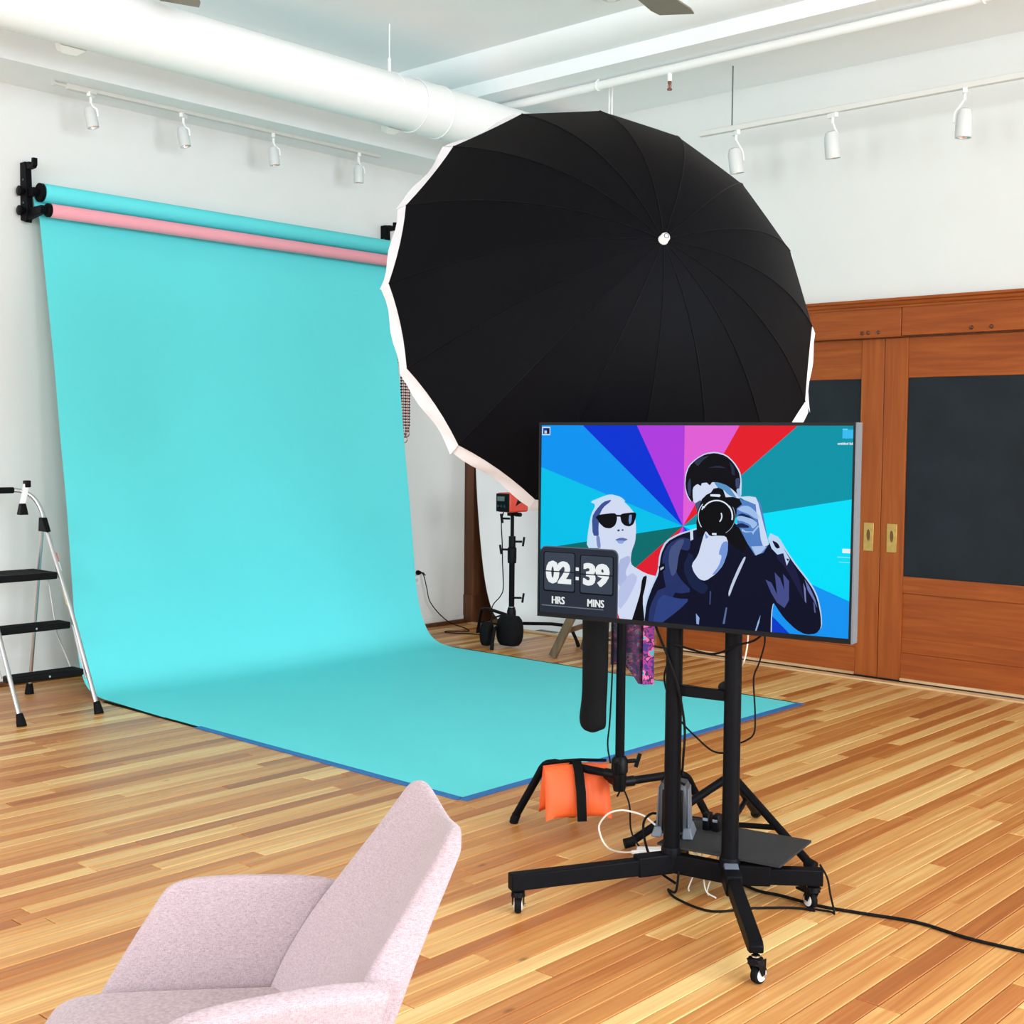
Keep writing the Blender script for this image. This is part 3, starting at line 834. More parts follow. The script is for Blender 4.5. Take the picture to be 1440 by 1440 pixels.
# picture on the screen: (layer, colour, outline in screen units)
ART = [
(0,(0,196,238),[(0,0.7768),(0.4918,0.4947),(0,0.3378)]),
(0,(8,150,246),[(-0,1),(0.1482,1),(0.4918,0.4947),(-0,0.7768)]),
(0,(4,52,214),[(0.3346,1),(0.4918,0.4947),(0.1482,1)]),
(0,(178,60,226),[(0.4923,1),(0.4918,0.4947),(0.3346,1)]),
(0,(228,96,216),[(0.6646,1),(0.4918,0.4947),(0.4923,1)]),
(0,(232,30,42),[(0.8394,1),(0.4918,0.4947),(0.6646,1)]),
(0,(10,150,170),[(1,1),(1,0.6573),(0.4918,0.4947),(0.8394,1)]),
(0,(0,228,255),[(1,0.1762),(0.4918,0.4947),(1,0.6573)]),
(0,(20,150,246),[(1,0),(0.8282,0),(0.4918,0.4947),(1,0.1762)]),
(0,(10,60,200),[(0.6457,0),(0.4918,0.4947),(0.8282,0)]),
(0,(150,60,210),[(0.4913,0),(0.4918,0.4947),(0.6457,0)]),
(0,(205,80,220),[(0.3226,-0),(0.4918,0.4947),(0.4913,0)]),
(0,(226,30,48),[(0.1514,0),(0.4918,0.4947),(0.3226,-0)]),
(0,(8,110,110),[(0,0),(0,0.3378),(0.4918,0.4947),(0.1514,0)]),
(1,(196,226,250),[(0.1672,0.377),(0.1712,0.4377),(0.1743,0.4732),(0.1793,0.5187),(0.1844,0.5445),(0.1945,0.5765),(0.1934,0.5897),(0.1803,0.5975),(0.1843,0.6059),(0.2095,0.6232),(0.2238,0.6322),(0.2417,0.6417),(0.2549,0.6424),(0.2765,0.6349),(0.2875,0.6274),(0.2987,0.6123),(0.2885,0.5881),(0.2468,0.5306),(0.2279,0.4811),(0.2129,0.3901),(0.1995,0.3592),(0.1742,0.3573)]),
(2,(212,222,246),[(0.1923,0.3788),(0.1883,0.4388),(0.1886,0.479),(0.1936,0.5394),(0.2003,0.5685),(0.2153,0.5953),(0.2253,0.6076),(0.2402,0.6179),(0.2526,0.6215),(0.2747,0.6223),(0.2878,0.6154),(0.3049,0.5938),(0.315,0.5788),(0.3281,0.555),(0.3334,0.5312),(0.3364,0.4836),(0.337,0.4549),(0.3356,0.4165),(0.3327,0.3937),(0.3255,0.3636),(0.3225,0.3442),(0.3206,0.3159),(0.3209,0.3011),(0.3239,0.2851),(0.3342,0.2725),(0.3621,0.2507),(0.3797,0.241),(0.4044,0.2338),(0.4121,0.2211),(0.4103,0.1902),(0.4069,0.1673),(0.3984,0.1297),(0.3917,0.1044),(0.3798,0.0662),(0.3719,0.0381),(0.362,0),(0.2854,0),(0.2746,0.0431),(0.2744,0.2378),(0.266,0.3119),(0.2412,0.3399),(0.228,0.3513),(0.213,0.3577),(0.2051,0.3596),(0.1965,0.359)]),
(3,(60,82,150),[(0.1871,0.4433),(0.1851,0.5019),(0.1874,0.5296),(0.1965,0.5541),(0.2042,0.5701),(0.2182,0.5939),(0.2285,0.6048),(0.2453,0.6136),(0.2503,0.614),(0.2483,0.6065),(0.2427,0.5978),(0.2278,0.5793),(0.2202,0.5643),(0.2122,0.5378),(0.2092,0.5152),(0.2082,0.4738),(0.2082,0.4526),(0.2093,0.4301),(0.2052,0.4228),(0.1921,0.4235)]),
(3,(120,140,196),[(0.2019,0.4234),(0.2089,0.4276),(0.2126,0.4153),(0.2166,0.3743),(0.2153,0.3604),(0.2073,0.3598),(0.2036,0.3721),(0.2006,0.4095)]),
(4,(12,12,18),[(0.1985,0.5226),(0.2055,0.532),(0.2186,0.5376),(0.251,0.5451),(0.2635,0.5457),(0.269,0.54),(0.2711,0.5331),(0.2721,0.5183),(0.2711,0.5071),(0.2672,0.4883),(0.2626,0.4787),(0.2527,0.4684),(0.2453,0.4655),(0.2329,0.467),(0.2251,0.4723),(0.2141,0.4867),(0.2092,0.4952),(0.2057,0.5062),(0.2029,0.5118),(0.1978,0.5176)]),
(4,(12,12,18),[(0.2842,0.5402),(0.29,0.5449),(0.3001,0.5483),(0.3243,0.5539),(0.3336,0.554),(0.3369,0.5491),(0.3374,0.5425),(0.3355,0.5277),(0.3336,0.517),(0.3298,0.4999),(0.3258,0.4913),(0.3176,0.4828),(0.3116,0.4807),(0.3018,0.4831),(0.2961,0.4875),(0.2888,0.4982),(0.2855,0.5091),(0.283,0.5312)]),
(4,(12,12,18),[(0.2691,0.538),(0.2839,0.5387),(0.2839,0.5288),(0.2691,0.5281)]),
(5,(120,150,200),[(0.315,0.5407),(0.3209,0.5424),(0.3225,0.5351),(0.3216,0.5115),(0.32,0.5011),(0.3161,0.4935),(0.3141,0.4946),(0.3122,0.5056),(0.3118,0.5154),(0.3128,0.5339)]),
(4,(60,70,110),[(0.2725,0.4601),(0.2807,0.4643),(0.2823,0.4545),(0.275,0.4516)]),
(4,(60,70,110),[(0.2888,0.4648),(0.2954,0.464),(0.2937,0.4565),(0.288,0.4574)]),
(4,(96,110,176),[(0.2689,0.4106),(0.2827,0.4196),(0.2921,0.421),(0.3068,0.4161),(0.3091,0.4123),(0.3013,0.4058),(0.2954,0.4029),(0.2857,0.4008),(0.2788,0.4016),(0.2679,0.406)]),
(5,(140,170,226),[(0.2761,0.4056),(0.2943,0.4061),(0.2987,0.4029),(0.2938,0.3929),(0.2896,0.3894),(0.2817,0.3889),(0.2773,0.392),(0.2719,0.4021)]),
(3,(176,186,228),[(0.2854,0.309),(0.3089,0.3273),(0.3173,0.327),(0.3193,0.3079),(0.3164,0.2898),(0.3057,0.2547),(0.3038,0.237),(0.3087,0.2189),(0.3042,0.2005),(0.2856,0.1636),(0.279,0.1816),(0.278,0.2726)]),
(3,(188,198,236),[(0.2882,0.182),(0.3145,0.2292),(0.3281,0.2405),(0.3427,0.2271),(0.3411,0.1997),(0.3218,0.1309),(0.3086,0.0935),(0.288,0.0499),(0.2808,0.0616),(0.2798,0.14)]),
(4,(12,12,18),[(0.3637,0.2247),(0.3737,0.2345),(0.376,0.2254),(0.3727,0.1883),(0.3697,0.1634),(0.3641,0.1259),(0.3641,0.0865),(0.3701,0.0059),(0.3684,0),(0.328,-0),(0.3378,0.0499),(0.3439,0.0816),(0.3516,0.1232),(0.3554,0.154),(0.3591,0.2046)]),
(3,(190,215,245),[(0.3662,0),(0.3648,0.0012),(0.3695,0.072),(0.3749,0.1133),(0.3868,0.1662),(0.3948,0.1976),(0.407,0.2391),(0.4121,0.2725),(0.4152,0.3312),(0.4202,0.3639),(0.4318,0.4033),(0.4437,0.4242),(0.4678,0.4474),(0.4834,0.4595),(0.5063,0.4724),(0.5185,0.4793),(0.5321,0.4872),(0.5607,0.4973),(0.6327,0.5196),(0.6649,0.5188),(0.6894,0.494),(0.7039,0.4631),(0.723,0.395),(0.7363,0.3858),(0.7572,0.4262),(0.7694,0.445),(0.7849,0.461),(0.7954,0.4525),(0.8113,0.4108),(0.8222,0.3847),(0.8392,0.3477),(0.8509,0.3239),(0.869,0.2895),(0.8793,0.2686),(0.8922,0.2403),(0.8993,0.2213),(0.9078,0.1926),(0.9128,0.1679),(0.9192,0.1222),(0.9217,0.0951),(0.923,0.0594),(0.9207,0.0413),(0.9123,0.0228),(0.9034,0.0149),(0.8853,0.0097),(0.8732,0.0122),(0.8553,0.0246),(0.8423,0.0385),(0.8214,0.0679),(0.8101,0.0872),(0.7969,0.1157),(0.7902,0.1306),(0.7832,0.1471),(0.7798,0.1419),(0.7763,0.1099),(0.7752,0.0725),(0.7752,0)]),
(4,(14,16,40),[(0.3699,0),(0.3743,0.0667),(0.3797,0.1079),(0.3915,0.1608),(0.3995,0.1922),(0.4117,0.2337),(0.4168,0.2671),(0.42,0.3258),(0.4249,0.3584),(0.4365,0.3978),(0.4484,0.4187),(0.4724,0.442),(0.4881,0.454),(0.5109,0.4669),(0.5231,0.4739),(0.5366,0.4818),(0.5637,0.4918),(0.6312,0.5139),(0.6619,0.513),(0.6864,0.4883),(0.7009,0.4573),(0.72,0.3893),(0.7334,0.38),(0.7543,0.4204),(0.7665,0.4393),(0.7821,0.4553),(0.7925,0.4468),(0.8084,0.4052),(0.8194,0.379),(0.8364,0.342),(0.8481,0.3182),(0.8662,0.2838),(0.8765,0.2629),(0.8894,0.2346),(0.8965,0.2156),(0.905,0.1869),(0.91,0.1622),(0.9164,0.1165),(0.919,0.0893),(0.9203,0.0536),(0.9179,0.0355),(0.9095,0.0169),(0.9007,0.009),(0.8825,0.0039),(0.8704,0.0063),(0.8524,0.0187),(0.8395,0.0326),(0.8186,0.062),(0.8072,0.0813),(0.794,0.1098),(0.7873,0.1248),(0.7803,0.1412),(0.7769,0.136),(0.7734,0.104),(0.7723,0.0666),(0.7723,0)]),
(5,(38,52,104),[(0.428,0.2718),(0.4269,0.3227),(0.4305,0.3526),(0.4426,0.3912),(0.4549,0.4114),(0.4798,0.4333),(0.4943,0.4386),(0.5126,0.4327),(0.5178,0.4187),(0.5152,0.3826),(0.5076,0.3725),(0.4874,0.3782),(0.4773,0.3654),(0.4673,0.3212),(0.4674,0.2923),(0.4777,0.2498),(0.4904,0.2222),(0.5181,0.1818),(0.5181,0.1649),(0.4906,0.1546),(0.469,0.1571),(0.4316,0.1749),(0.4128,0.1606),(0.394,0.0997),(0.3865,0.0596),(0.3829,0.0001),(0.3829,0),(0.4202,0),(0.4258,0.0106),(0.4444,0.0862),(0.4461,0.14),(0.4328,0.2261)]),
(6,(70,84,130),[(0.4559,0.3879),(0.4744,0.4181),(0.4843,0.4284),(0.4958,0.4291),(0.4959,0.4147),(0.4845,0.3707),(0.4793,0.3366),(0.4749,0.2784),(0.4703,0.2539),(0.4611,0.2385),(0.4558,0.2477),(0.4491,0.2907),(0.4475,0.3196),(0.4492,0.3632)]),
(6,(46,66,130),[(0.4317,0.1409),(0.4691,0.1305),(0.4892,0.1279),(0.5122,0.1306),(0.5122,0.1185),(0.4894,0.0796),(0.4693,0.0504),(0.4321,0.0017),(0.4303,0),(0.4006,0),(0.4006,0.0147),(0.4146,0.1119)]),
(6,(24,34,70),[(0.5251,0.3524),(0.5436,0.2609),(0.5558,0.2239),(0.5739,0.2043),(0.5762,0.189),(0.5651,0.1628),(0.553,0.1616),(0.528,0.184),(0.5142,0.2101),(0.4979,0.2662),(0.4978,0.3045),(0.5136,0.3633)]),
(6,(212,222,246),[(0.5155,0.4782),(0.5246,0.4787),(0.5263,0.4312),(0.5172,0.4234)]),
(6,(12,12,18),[(0.4149,0.284),(0.4344,0.3039),(0.4361,0.2701),(0.4174,0.2441)]),
(7,(180,190,210),[(0.4204,0.276),(0.4314,0.2867),(0.4322,0.277),(0.4212,0.2639)]),
(6,(196,206,230),[(0.6904,0.3462),(0.6824,0.315),(0.6758,0.2896),(0.6638,0.2446),(0.6565,0.2143),(0.6463,0.1683),(0.6423,0.1576),(0.6406,0.1715),(0.6422,0.1867),(0.6486,0.2182),(0.6545,0.2437),(0.6657,0.2887),(0.673,0.3149),(0.6836,0.3486),(0.6883,0.3592),(0.6918,0.3573)]),
(6,(70,78,140),[(0.7536,0.2535),(0.7713,0.2409),(0.7891,0.1853),(0.7806,0.2921),(0.7973,0.265),(0.8107,0.2092),(0.8058,0.2873),(0.8241,0.2534),(0.8248,0.1607),(0.8121,0.122),(0.7894,0.1459),(0.7716,0.1906)]),
(5,(30,28,66),[(0.7927,0.4261),(0.8085,0.3973),(0.819,0.3754),(0.8347,0.3383),(0.8434,0.3107),(0.854,0.2649),(0.8602,0.2315),(0.8683,0.1771),(0.8684,0.1658),(0.8606,0.1862),(0.8527,0.208),(0.837,0.2533),(0.8274,0.2794),(0.8142,0.3123),(0.8046,0.3315),(0.7888,0.3558),(0.7843,0.3783),(0.7867,0.4214)]),
(6,(110,120,180),[(0.8693,0.2685),(0.8839,0.2347),(0.9025,0.1732),(0.9082,0.1352),(0.8962,0.1725),(0.879,0.2165)]),
(6,(120,130,190),[(0.866,0.2505),(0.873,0.2229),(0.8761,0.1525),(0.8718,0.1626)]),
(6,(90,96,150),[(0.8963,0.1619),(0.9005,0.1554),(0.9042,0.11),(0.9,0.113)]),
(6,(190,215,245),[(0.759,0.4517),(0.7653,0.4807),(0.7894,0.4644),(0.8093,0.4016),(0.8247,0.3602),(0.8163,0.3275),(0.8051,0.3871),(0.7878,0.3786),(0.7702,0.4059)]),
(7,(14,16,40),[(0.7734,0.4451),(0.7839,0.438),(0.7892,0.4308),(0.7945,0.4162),(0.7937,0.4105),(0.7859,0.4077),(0.7806,0.415),(0.7726,0.4393)]),
(7,(14,16,40),[(0.8139,0.3628),(0.8234,0.3601),(0.8192,0.3491)]),
(6,(150,180,230),[(0.7406,0.0785),(0.7373,0.0418),(0.7293,0),(0.7254,0),(0.7328,0.0448)]),
(6,(140,170,220),[(0.5391,0.0602),(0.5505,0.0392),(0.5488,0.0053),(0.5412,0.008)]),
(6,(90,110,160),[(0.6331,0.1017),(0.6377,0.1022),(0.6308,0.0201),(0.6243,0.0192)]),
(6,(60,72,120),[(0.5818,0.1772),(0.5865,0.1777),(0.5849,0.1107),(0.5812,0.1102)]),
(4,(200,220,250),[(0.5136,0.6217),(0.5047,0.6437),(0.5004,0.6607),(0.4963,0.6896),(0.4952,0.7103),(0.4962,0.7433),(0.4986,0.7638),(0.5048,0.7924),(0.5117,0.809),(0.5264,0.8303),(0.5371,0.8427),(0.5544,0.8586),(0.5668,0.8653),(0.5868,0.8696),(0.6001,0.8681),(0.6199,0.8594),(0.6313,0.8496),(0.6456,0.8292),(0.6542,0.8136),(0.6657,0.7872),(0.6706,0.7692),(0.674,0.7416),(0.6751,0.7158),(0.6748,0.6664),(0.6722,0.6475),(0.6647,0.6403),(0.6331,0.6332),(0.5457,0.6191)]),
(5,(12,12,18),[(0.5161,0.6255),(0.5074,0.6475),(0.5031,0.6638),(0.4987,0.6904),(0.4977,0.7097),(0.499,0.7409),(0.5013,0.7603),(0.5069,0.787),(0.5135,0.8034),(0.5275,0.8256),(0.5378,0.838),(0.5546,0.853),(0.5667,0.8595),(0.5861,0.8638),(0.599,0.8625),(0.6183,0.8541),(0.6293,0.8448),(0.6431,0.8253),(0.6513,0.8098),(0.6623,0.783),(0.6671,0.7657),(0.6704,0.7406),(0.6707,0.7221),(0.6682,0.6917),(0.6659,0.6751),(0.6617,0.6559),(0.6579,0.6551),(0.6508,0.6718),(0.6456,0.6821),(0.6374,0.6963),(0.6282,0.7048),(0.6089,0.7162),(0.5951,0.7196),(0.5729,0.7182),(0.5594,0.7161),(0.5412,0.7108),(0.5326,0.7043),(0.525,0.6899),(0.5229,0.6725),(0.5242,0.6347),(0.5235,0.6213),(0.5201,0.619)]),
(6,(38,44,70),[(0.6372,0.8209),(0.6468,0.8057),(0.651,0.7913),(0.6538,0.7631),(0.6525,0.7551),(0.6457,0.7593),(0.6432,0.7666),(0.6426,0.784),(0.6407,0.797),(0.6357,0.8187)]),
(6,(60,70,110),[(0.6576,0.7407),(0.666,0.7452),(0.6685,0.7351),(0.6676,0.7004),(0.6653,0.6902),(0.6593,0.6944),(0.6568,0.7045),(0.6553,0.7305)]),
(6,(212,222,246),[(0.5242,0.6928),(0.5324,0.705),(0.5439,0.7113),(0.5705,0.718),(0.5859,0.7198),(0.6052,0.7185),(0.6181,0.7128),(0.6374,0.6971),(0.6496,0.6833),(0.6671,0.6577),(0.6699,0.6469),(0.6607,0.64),(0.6513,0.6376),(0.6322,0.6369),(0.611,0.6362),(0.5666,0.6347),(0.5473,0.6293),(0.5338,0.6146),(0.528,0.6144),(0.524,0.6285),(0.5224,0.6443),(0.5217,0.6776)]),
(7,(90,150,200),[(0.5914,0.7188),(0.5997,0.7203),(0.6089,0.7174),(0.6282,0.7073),(0.6374,0.6979),(0.6456,0.6798),(0.6511,0.6678),(0.6594,0.6497),(0.6567,0.6467),(0.6403,0.6558),(0.6313,0.6646),(0.6208,0.6818),(0.6149,0.6874),(0.6074,0.6872),(0.6017,0.6934),(0.5919,0.7121)]),
(6,(70,84,120),[(0.5329,0.6157),(0.5464,0.6295),(0.5502,0.6238),(0.5481,0.5926),(0.5457,0.5748),(0.5407,0.5523),(0.5383,0.5522),(0.5359,0.5744),(0.5338,0.5876),(0.5298,0.6053)]),
(6,(46,52,74),[(0.5276,0.823),(0.5416,0.8371),(0.5519,0.8439),(0.5686,0.8501),(0.5695,0.8468),(0.5556,0.831),(0.5482,0.8198),(0.5399,0.8021),(0.5342,0.8006),(0.5257,0.8138)]),
(6,(40,44,64),[(0.5725,0.792),(0.5947,0.801),(0.6076,0.8011),(0.6241,0.7925),(0.6232,0.7903),(0.604,0.7923),(0.5911,0.7922),(0.5716,0.7898)]),
(6,(52,60,92),[(0.5062,0.7143),(0.5118,0.7367),(0.5143,0.7323),(0.5162,0.6968),(0.5162,0.676),(0.5146,0.6492),(0.5126,0.6447),(0.508,0.658),(0.506,0.6713),(0.5048,0.698)]),
(7,(160,196,236),[(0.6604,0.6898),(0.6669,0.6934),(0.6698,0.6857),(0.6722,0.6588),(0.6713,0.6504),(0.6664,0.652),(0.6635,0.6597),(0.6596,0.6813)]),
(7,(12,12,18),[(0.5374,0.7091),(0.5515,0.7183),(0.5478,0.699)]),
(7,(12,12,18),[(0.5655,0.7178),(0.584,0.7211),(0.5758,0.7041)]),
(7,(12,12,18),[(0.5354,0.515),(0.5389,0.5745),(0.5518,0.6342),(0.5657,0.6567),(0.5796,0.6682),(0.5879,0.6882),(0.6054,0.6945),(0.6183,0.6839),(0.6267,0.6477),(0.6485,0.6505),(0.6802,0.6385),(0.6947,0.6102),(0.685,0.5881),(0.6625,0.5799),(0.656,0.5214),(0.69,0.487),(0.6993,0.4369),(0.6816,0.3776),(0.6452,0.4186),(0.6268,0.4467),(0.5666,0.4575),(0.5385,0.4409)]),
(8,(10,10,14),[(0.6581,0.5543),(0.6571,0.5706),(0.6544,0.5864),(0.6501,0.6012),(0.6442,0.6144),(0.637,0.6258),(0.6286,0.635),(0.6193,0.6417),(0.6094,0.6457),(0.5992,0.6468),(0.5889,0.645),(0.5789,0.6404),(0.5696,0.633),(0.5611,0.6231),(0.5538,0.611),(0.5478,0.5971),(0.5435,0.5817),(0.5408,0.5654),(0.54,0.5486),(0.5409,0.5319),(0.5437,0.5158),(0.5482,0.5009),(0.5543,0.4875),(0.5617,0.476),(0.5703,0.4669),(0.5797,0.4604),(0.5898,0.4568),(0.6001,0.4559),(0.6103,0.458),(0.6202,0.463),(0.6294,0.4706),(0.6377,0.4806),(0.6448,0.4927),(0.6506,0.5065),(0.6548,0.5217),(0.6573,0.5378)]),
(9,(226,236,252),[(0.6421,0.5967),(0.6383,0.6051),(0.6339,0.6126),(0.6289,0.6191),(0.6234,0.6245),(0.6175,0.6287),(0.6113,0.6316),(0.6048,0.6333),(0.5983,0.6335),(0.5918,0.6325),(0.5854,0.63),(0.5793,0.6263),(0.5734,0.6213),(0.568,0.6151),(0.5631,0.6079),(0.5588,0.5997),(0.5552,0.5907),(0.5588,0.5875),(0.5621,0.5958),(0.5661,0.6033),(0.5706,0.61),(0.5756,0.6157),(0.5809,0.6203),(0.5866,0.6237),(0.5925,0.6259),(0.5984,0.6269),(0.6044,0.6267),(0.6103,0.6252),(0.616,0.6225),(0.6214,0.6187),(0.6265,0.6137),(0.6311,0.6077),(0.6352,0.6008),(0.6387,0.5931)]),
(9,(226,236,252),[(0.6498,0.5363),(0.6503,0.541),(0.6507,0.5458),(0.6508,0.5506),(0.6508,0.5554),(0.6507,0.5602),(0.6504,0.5649),(0.6499,0.5696),(0.6492,0.5743),(0.6484,0.5788),(0.6475,0.5833),(0.6464,0.5877),(0.6451,0.592),(0.6437,0.5961),(0.6422,0.6001),(0.6405,0.604),(0.6387,0.6077),(0.6352,0.6029),(0.6368,0.5995),(0.6384,0.596),(0.6398,0.5923),(0.6411,0.5885),(0.6422,0.5846),(0.6432,0.5806),(0.6441,0.5765),(0.6448,0.5723),(0.6454,0.568),(0.6459,0.5637),(0.6461,0.5594),(0.6463,0.555),(0.6463,0.5507),(0.6461,0.5463),(0.6458,0.5419),(0.6454,0.5376)]),
(9,(226,236,252),[(0.5538,0.611),(0.5508,0.6047),(0.5482,0.598),(0.5459,0.591),(0.5439,0.5837),(0.5424,0.5762),(0.5412,0.5685),(0.5404,0.5607),(0.54,0.5528),(0.54,0.5449),(0.5404,0.5371),(0.5413,0.5294),(0.5425,0.5218),(0.5441,0.5144),(0.5461,0.5072),(0.5484,0.5004),(0.5511,0.4939),(0.553,0.4962),(0.5504,0.5024),(0.5482,0.509),(0.5463,0.5158),(0.5447,0.5229),(0.5436,0.5302),(0.5428,0.5377),(0.5424,0.5452),(0.5424,0.5528),(0.5427,0.5603),(0.5435,0.5678),(0.5446,0.5752),(0.5461,0.5824),(0.548,0.5894),(0.5502,0.5962),(0.5527,0.6026),(0.5556,0.6087)]),
(9,(150,165,190),[(0.6294,0.4706),(0.6342,0.4759),(0.6387,0.482),(0.6427,0.4887),(0.6464,0.496),(0.6496,0.5038),(0.6523,0.5121),(0.6546,0.5208),(0.6563,0.5297),(0.6574,0.5388),(0.658,0.5481),(0.6581,0.5573),(0.6575,0.5666),(0.6565,0.5756),(0.6549,0.5845),(0.6527,0.593),(0.6501,0.6012),(0.6485,0.5996),(0.6511,0.5918),(0.6531,0.5835),(0.6547,0.5749),(0.6557,0.5661),(0.6562,0.5572),(0.6562,0.5482),(0.6556,0.5392),(0.6545,0.5303),(0.6529,0.5217),(0.6507,0.5133),(0.6481,0.5053),(0.645,0.4977),(0.6414,0.4906),(0.6374,0.4841),(0.6331,0.4782),(0.6285,0.473)]),
(9,(226,236,252),[(0.6101,0.5239),(0.6115,0.5261),(0.6127,0.5285),(0.6138,0.5311),(0.6148,0.5339),(0.6156,0.5367),(0.6163,0.5397),(0.6169,0.5428),(0.6173,0.5459),(0.6175,0.5491),(0.6175,0.5523),(0.6174,0.5555),(0.6172,0.5587),(0.6168,0.5617),(0.6162,0.5648),(0.6155,0.5677),(0.6146,0.5705),(0.6115,0.5674),(0.6122,0.5651),(0.6128,0.5626),(0.6132,0.5601),(0.6136,0.5575),(0.6138,0.5548),(0.6139,0.5521),(0.6138,0.5495),(0.6136,0.5468),(0.6133,0.5441),(0.6129,0.5416),(0.6123,0.5391),(0.6116,0.5366),(0.6108,0.5343),(0.6099,0.5322),(0.6089,0.5301),(0.6077,0.5283)]),
(9,(226,236,252),[(0.5787,0.6601),(0.6074,0.6609),(0.6111,0.6552),(0.6074,0.6478),(0.5788,0.6498)]),
(9,(226,236,252),[(0.5861,0.4676),(0.6,0.4684),(0.6,0.4582),(0.5861,0.4588)]),
(9,(226,236,252),[(0.5511,0.5824),(0.5548,0.601),(0.5585,0.599),(0.5539,0.5796)]),
(8,(212,222,246),[(0.569,0.4728),(0.5763,0.4564),(0.5839,0.452),(0.5995,0.4552),(0.6096,0.4561),(0.6245,0.4557),(0.631,0.4496),(0.6355,0.4314),(0.6366,0.4151),(0.6357,0.3843),(0.6331,0.362),(0.6261,0.3262),(0.6192,0.3048),(0.6055,0.2761),(0.5945,0.2585),(0.575,0.2344),(0.5644,0.2277),(0.552,0.2318),(0.5442,0.24),(0.5334,0.2605),(0.5282,0.2746),(0.5236,0.2966),(0.5262,0.3136),(0.5385,0.3424),(0.5447,0.364),(0.5507,0.4001),(0.5542,0.4211),(0.5586,0.4481),(0.5613,0.4613),(0.5652,0.474)]),
(9,(118,152,220),[(0.6223,0.4258),(0.6333,0.431),(0.6368,0.421),(0.6364,0.3858),(0.6338,0.3624),(0.6263,0.3274),(0.6192,0.3062),(0.6055,0.2776),(0.598,0.2655),(0.5891,0.258),(0.5907,0.2655),(0.6045,0.2956),(0.6111,0.3161),(0.617,0.3475),(0.6166,0.3593),(0.6094,0.3631),(0.6093,0.3764),(0.6163,0.4122)]),
(9,(118,152,220),[(0.5619,0.4683),(0.575,0.447),(0.5667,0.4368)]),
(8,(84,130,200),[(0.6637,0.52),(0.6612,0.5945),(0.6779,0.6154),(0.6693,0.6421),(0.6987,0.6263),(0.7193,0.6538),(0.7328,0.6275),(0.7446,0.5578),(0.7575,0.4582),(0.7618,0.4284),(0.7457,0.3837),(0.721,0.3683),(0.6957,0.4272),(0.6786,0.4768)]),
(9,(205,222,246),[(0.6693,0.6522),(0.6985,0.6565),(0.7193,0.6522),(0.7277,0.624),(0.7363,0.5708),(0.7448,0.521),(0.7533,0.4747),(0.7597,0.4416),(0.7618,0.425),(0.7455,0.4105),(0.7371,0.4468),(0.7326,0.4969),(0.7282,0.5369),(0.7218,0.5835),(0.7195,0.617),(0.6987,0.6296),(0.6819,0.6392)]),
(9,(160,192,236),[(0.6654,0.5946),(0.6748,0.6051),(0.6821,0.6088),(0.6946,0.6093),(0.703,0.6043),(0.7155,0.5887),(0.7224,0.5782),(0.7306,0.5625),(0.7331,0.5542),(0.7325,0.5451),(0.7294,0.5437),(0.7207,0.5483),(0.7141,0.5536),(0.7028,0.5652),(0.694,0.5716),(0.6789,0.579),(0.6715,0.5834),(0.6645,0.5892)]),
(9,(160,192,236),[(0.6656,0.555),(0.6782,0.5587),(0.6874,0.5578),(0.7024,0.5514),(0.7116,0.5441),(0.7242,0.5286),(0.725,0.5179),(0.7152,0.5012),(0.7102,0.5003),(0.7052,0.5142),(0.6984,0.5219),(0.6833,0.5312),(0.6758,0.5342),(0.6682,0.5338),(0.6648,0.5377),(0.6622,0.5498)]),
(10,(26,40,84),[(0.6613,0.5606),(0.6781,0.5715),(0.6991,0.5623),(0.72,0.5398),(0.7033,0.5491),(0.6782,0.558)]),
(10,(26,40,84),[(0.6649,0.518),(0.675,0.5227),(0.6826,0.5217),(0.6952,0.5143),(0.6998,0.5098),(0.7011,0.5038),(0.6969,0.5016),(0.6831,0.5008),(0.6751,0.501),(0.665,0.5025),(0.6616,0.5057),(0.6616,0.5138)]),
(10,(160,192,236),[(0.6785,0.4971),(0.6912,0.4843),(0.712,0.4856),(0.7284,0.5168),(0.7305,0.5102),(0.7162,0.4791),(0.7142,0.4689),(0.7079,0.482),(0.6912,0.4776),(0.6786,0.4836)]),
(10,(170,196,236),[(0.7083,0.4112),(0.7455,0.4172),(0.7537,0.4111),(0.7395,0.3832),(0.7231,0.3684)]),
(11,(96,104,116),[(0.2796,0),(0.2796,0.3227),(0.278,0.3359),(0.2737,0.347),(0.2672,0.3545),(0.2596,0.3571),(0.022,0.3571),(0.0143,0.3545),(0.0079,0.347),(0.0035,0.3359),(0.002,0.3227),(0.002,0)]),
(12,(44,50,62),[(0.2766,0),(0.2766,0.3167),(0.275,0.3299),(0.2707,0.341),(0.2642,0.3485),(0.2566,0.3511),(0.022,0.3511),(0.0143,0.3485),(0.0079,0.341),(0.0035,0.3299),(0.002,0.3167),(0.002,0)]),
(13,(16,18,24),[(0.1292,0.3133),(0.1286,0.3186),(0.1268,0.323),(0.1242,0.326),(0.1212,0.3271),(0.021,0.3271),(0.018,0.326),(0.0154,0.323),(0.0137,0.3186),(0.013,0.3133),(0.013,0.127),(0.0137,0.1218),(0.0154,0.1173),(0.018,0.1143),(0.021,0.1133),(0.1212,0.1133),(0.1242,0.1143),(0.1268,0.1173),(0.1286,0.1218),(0.1292,0.127)]),
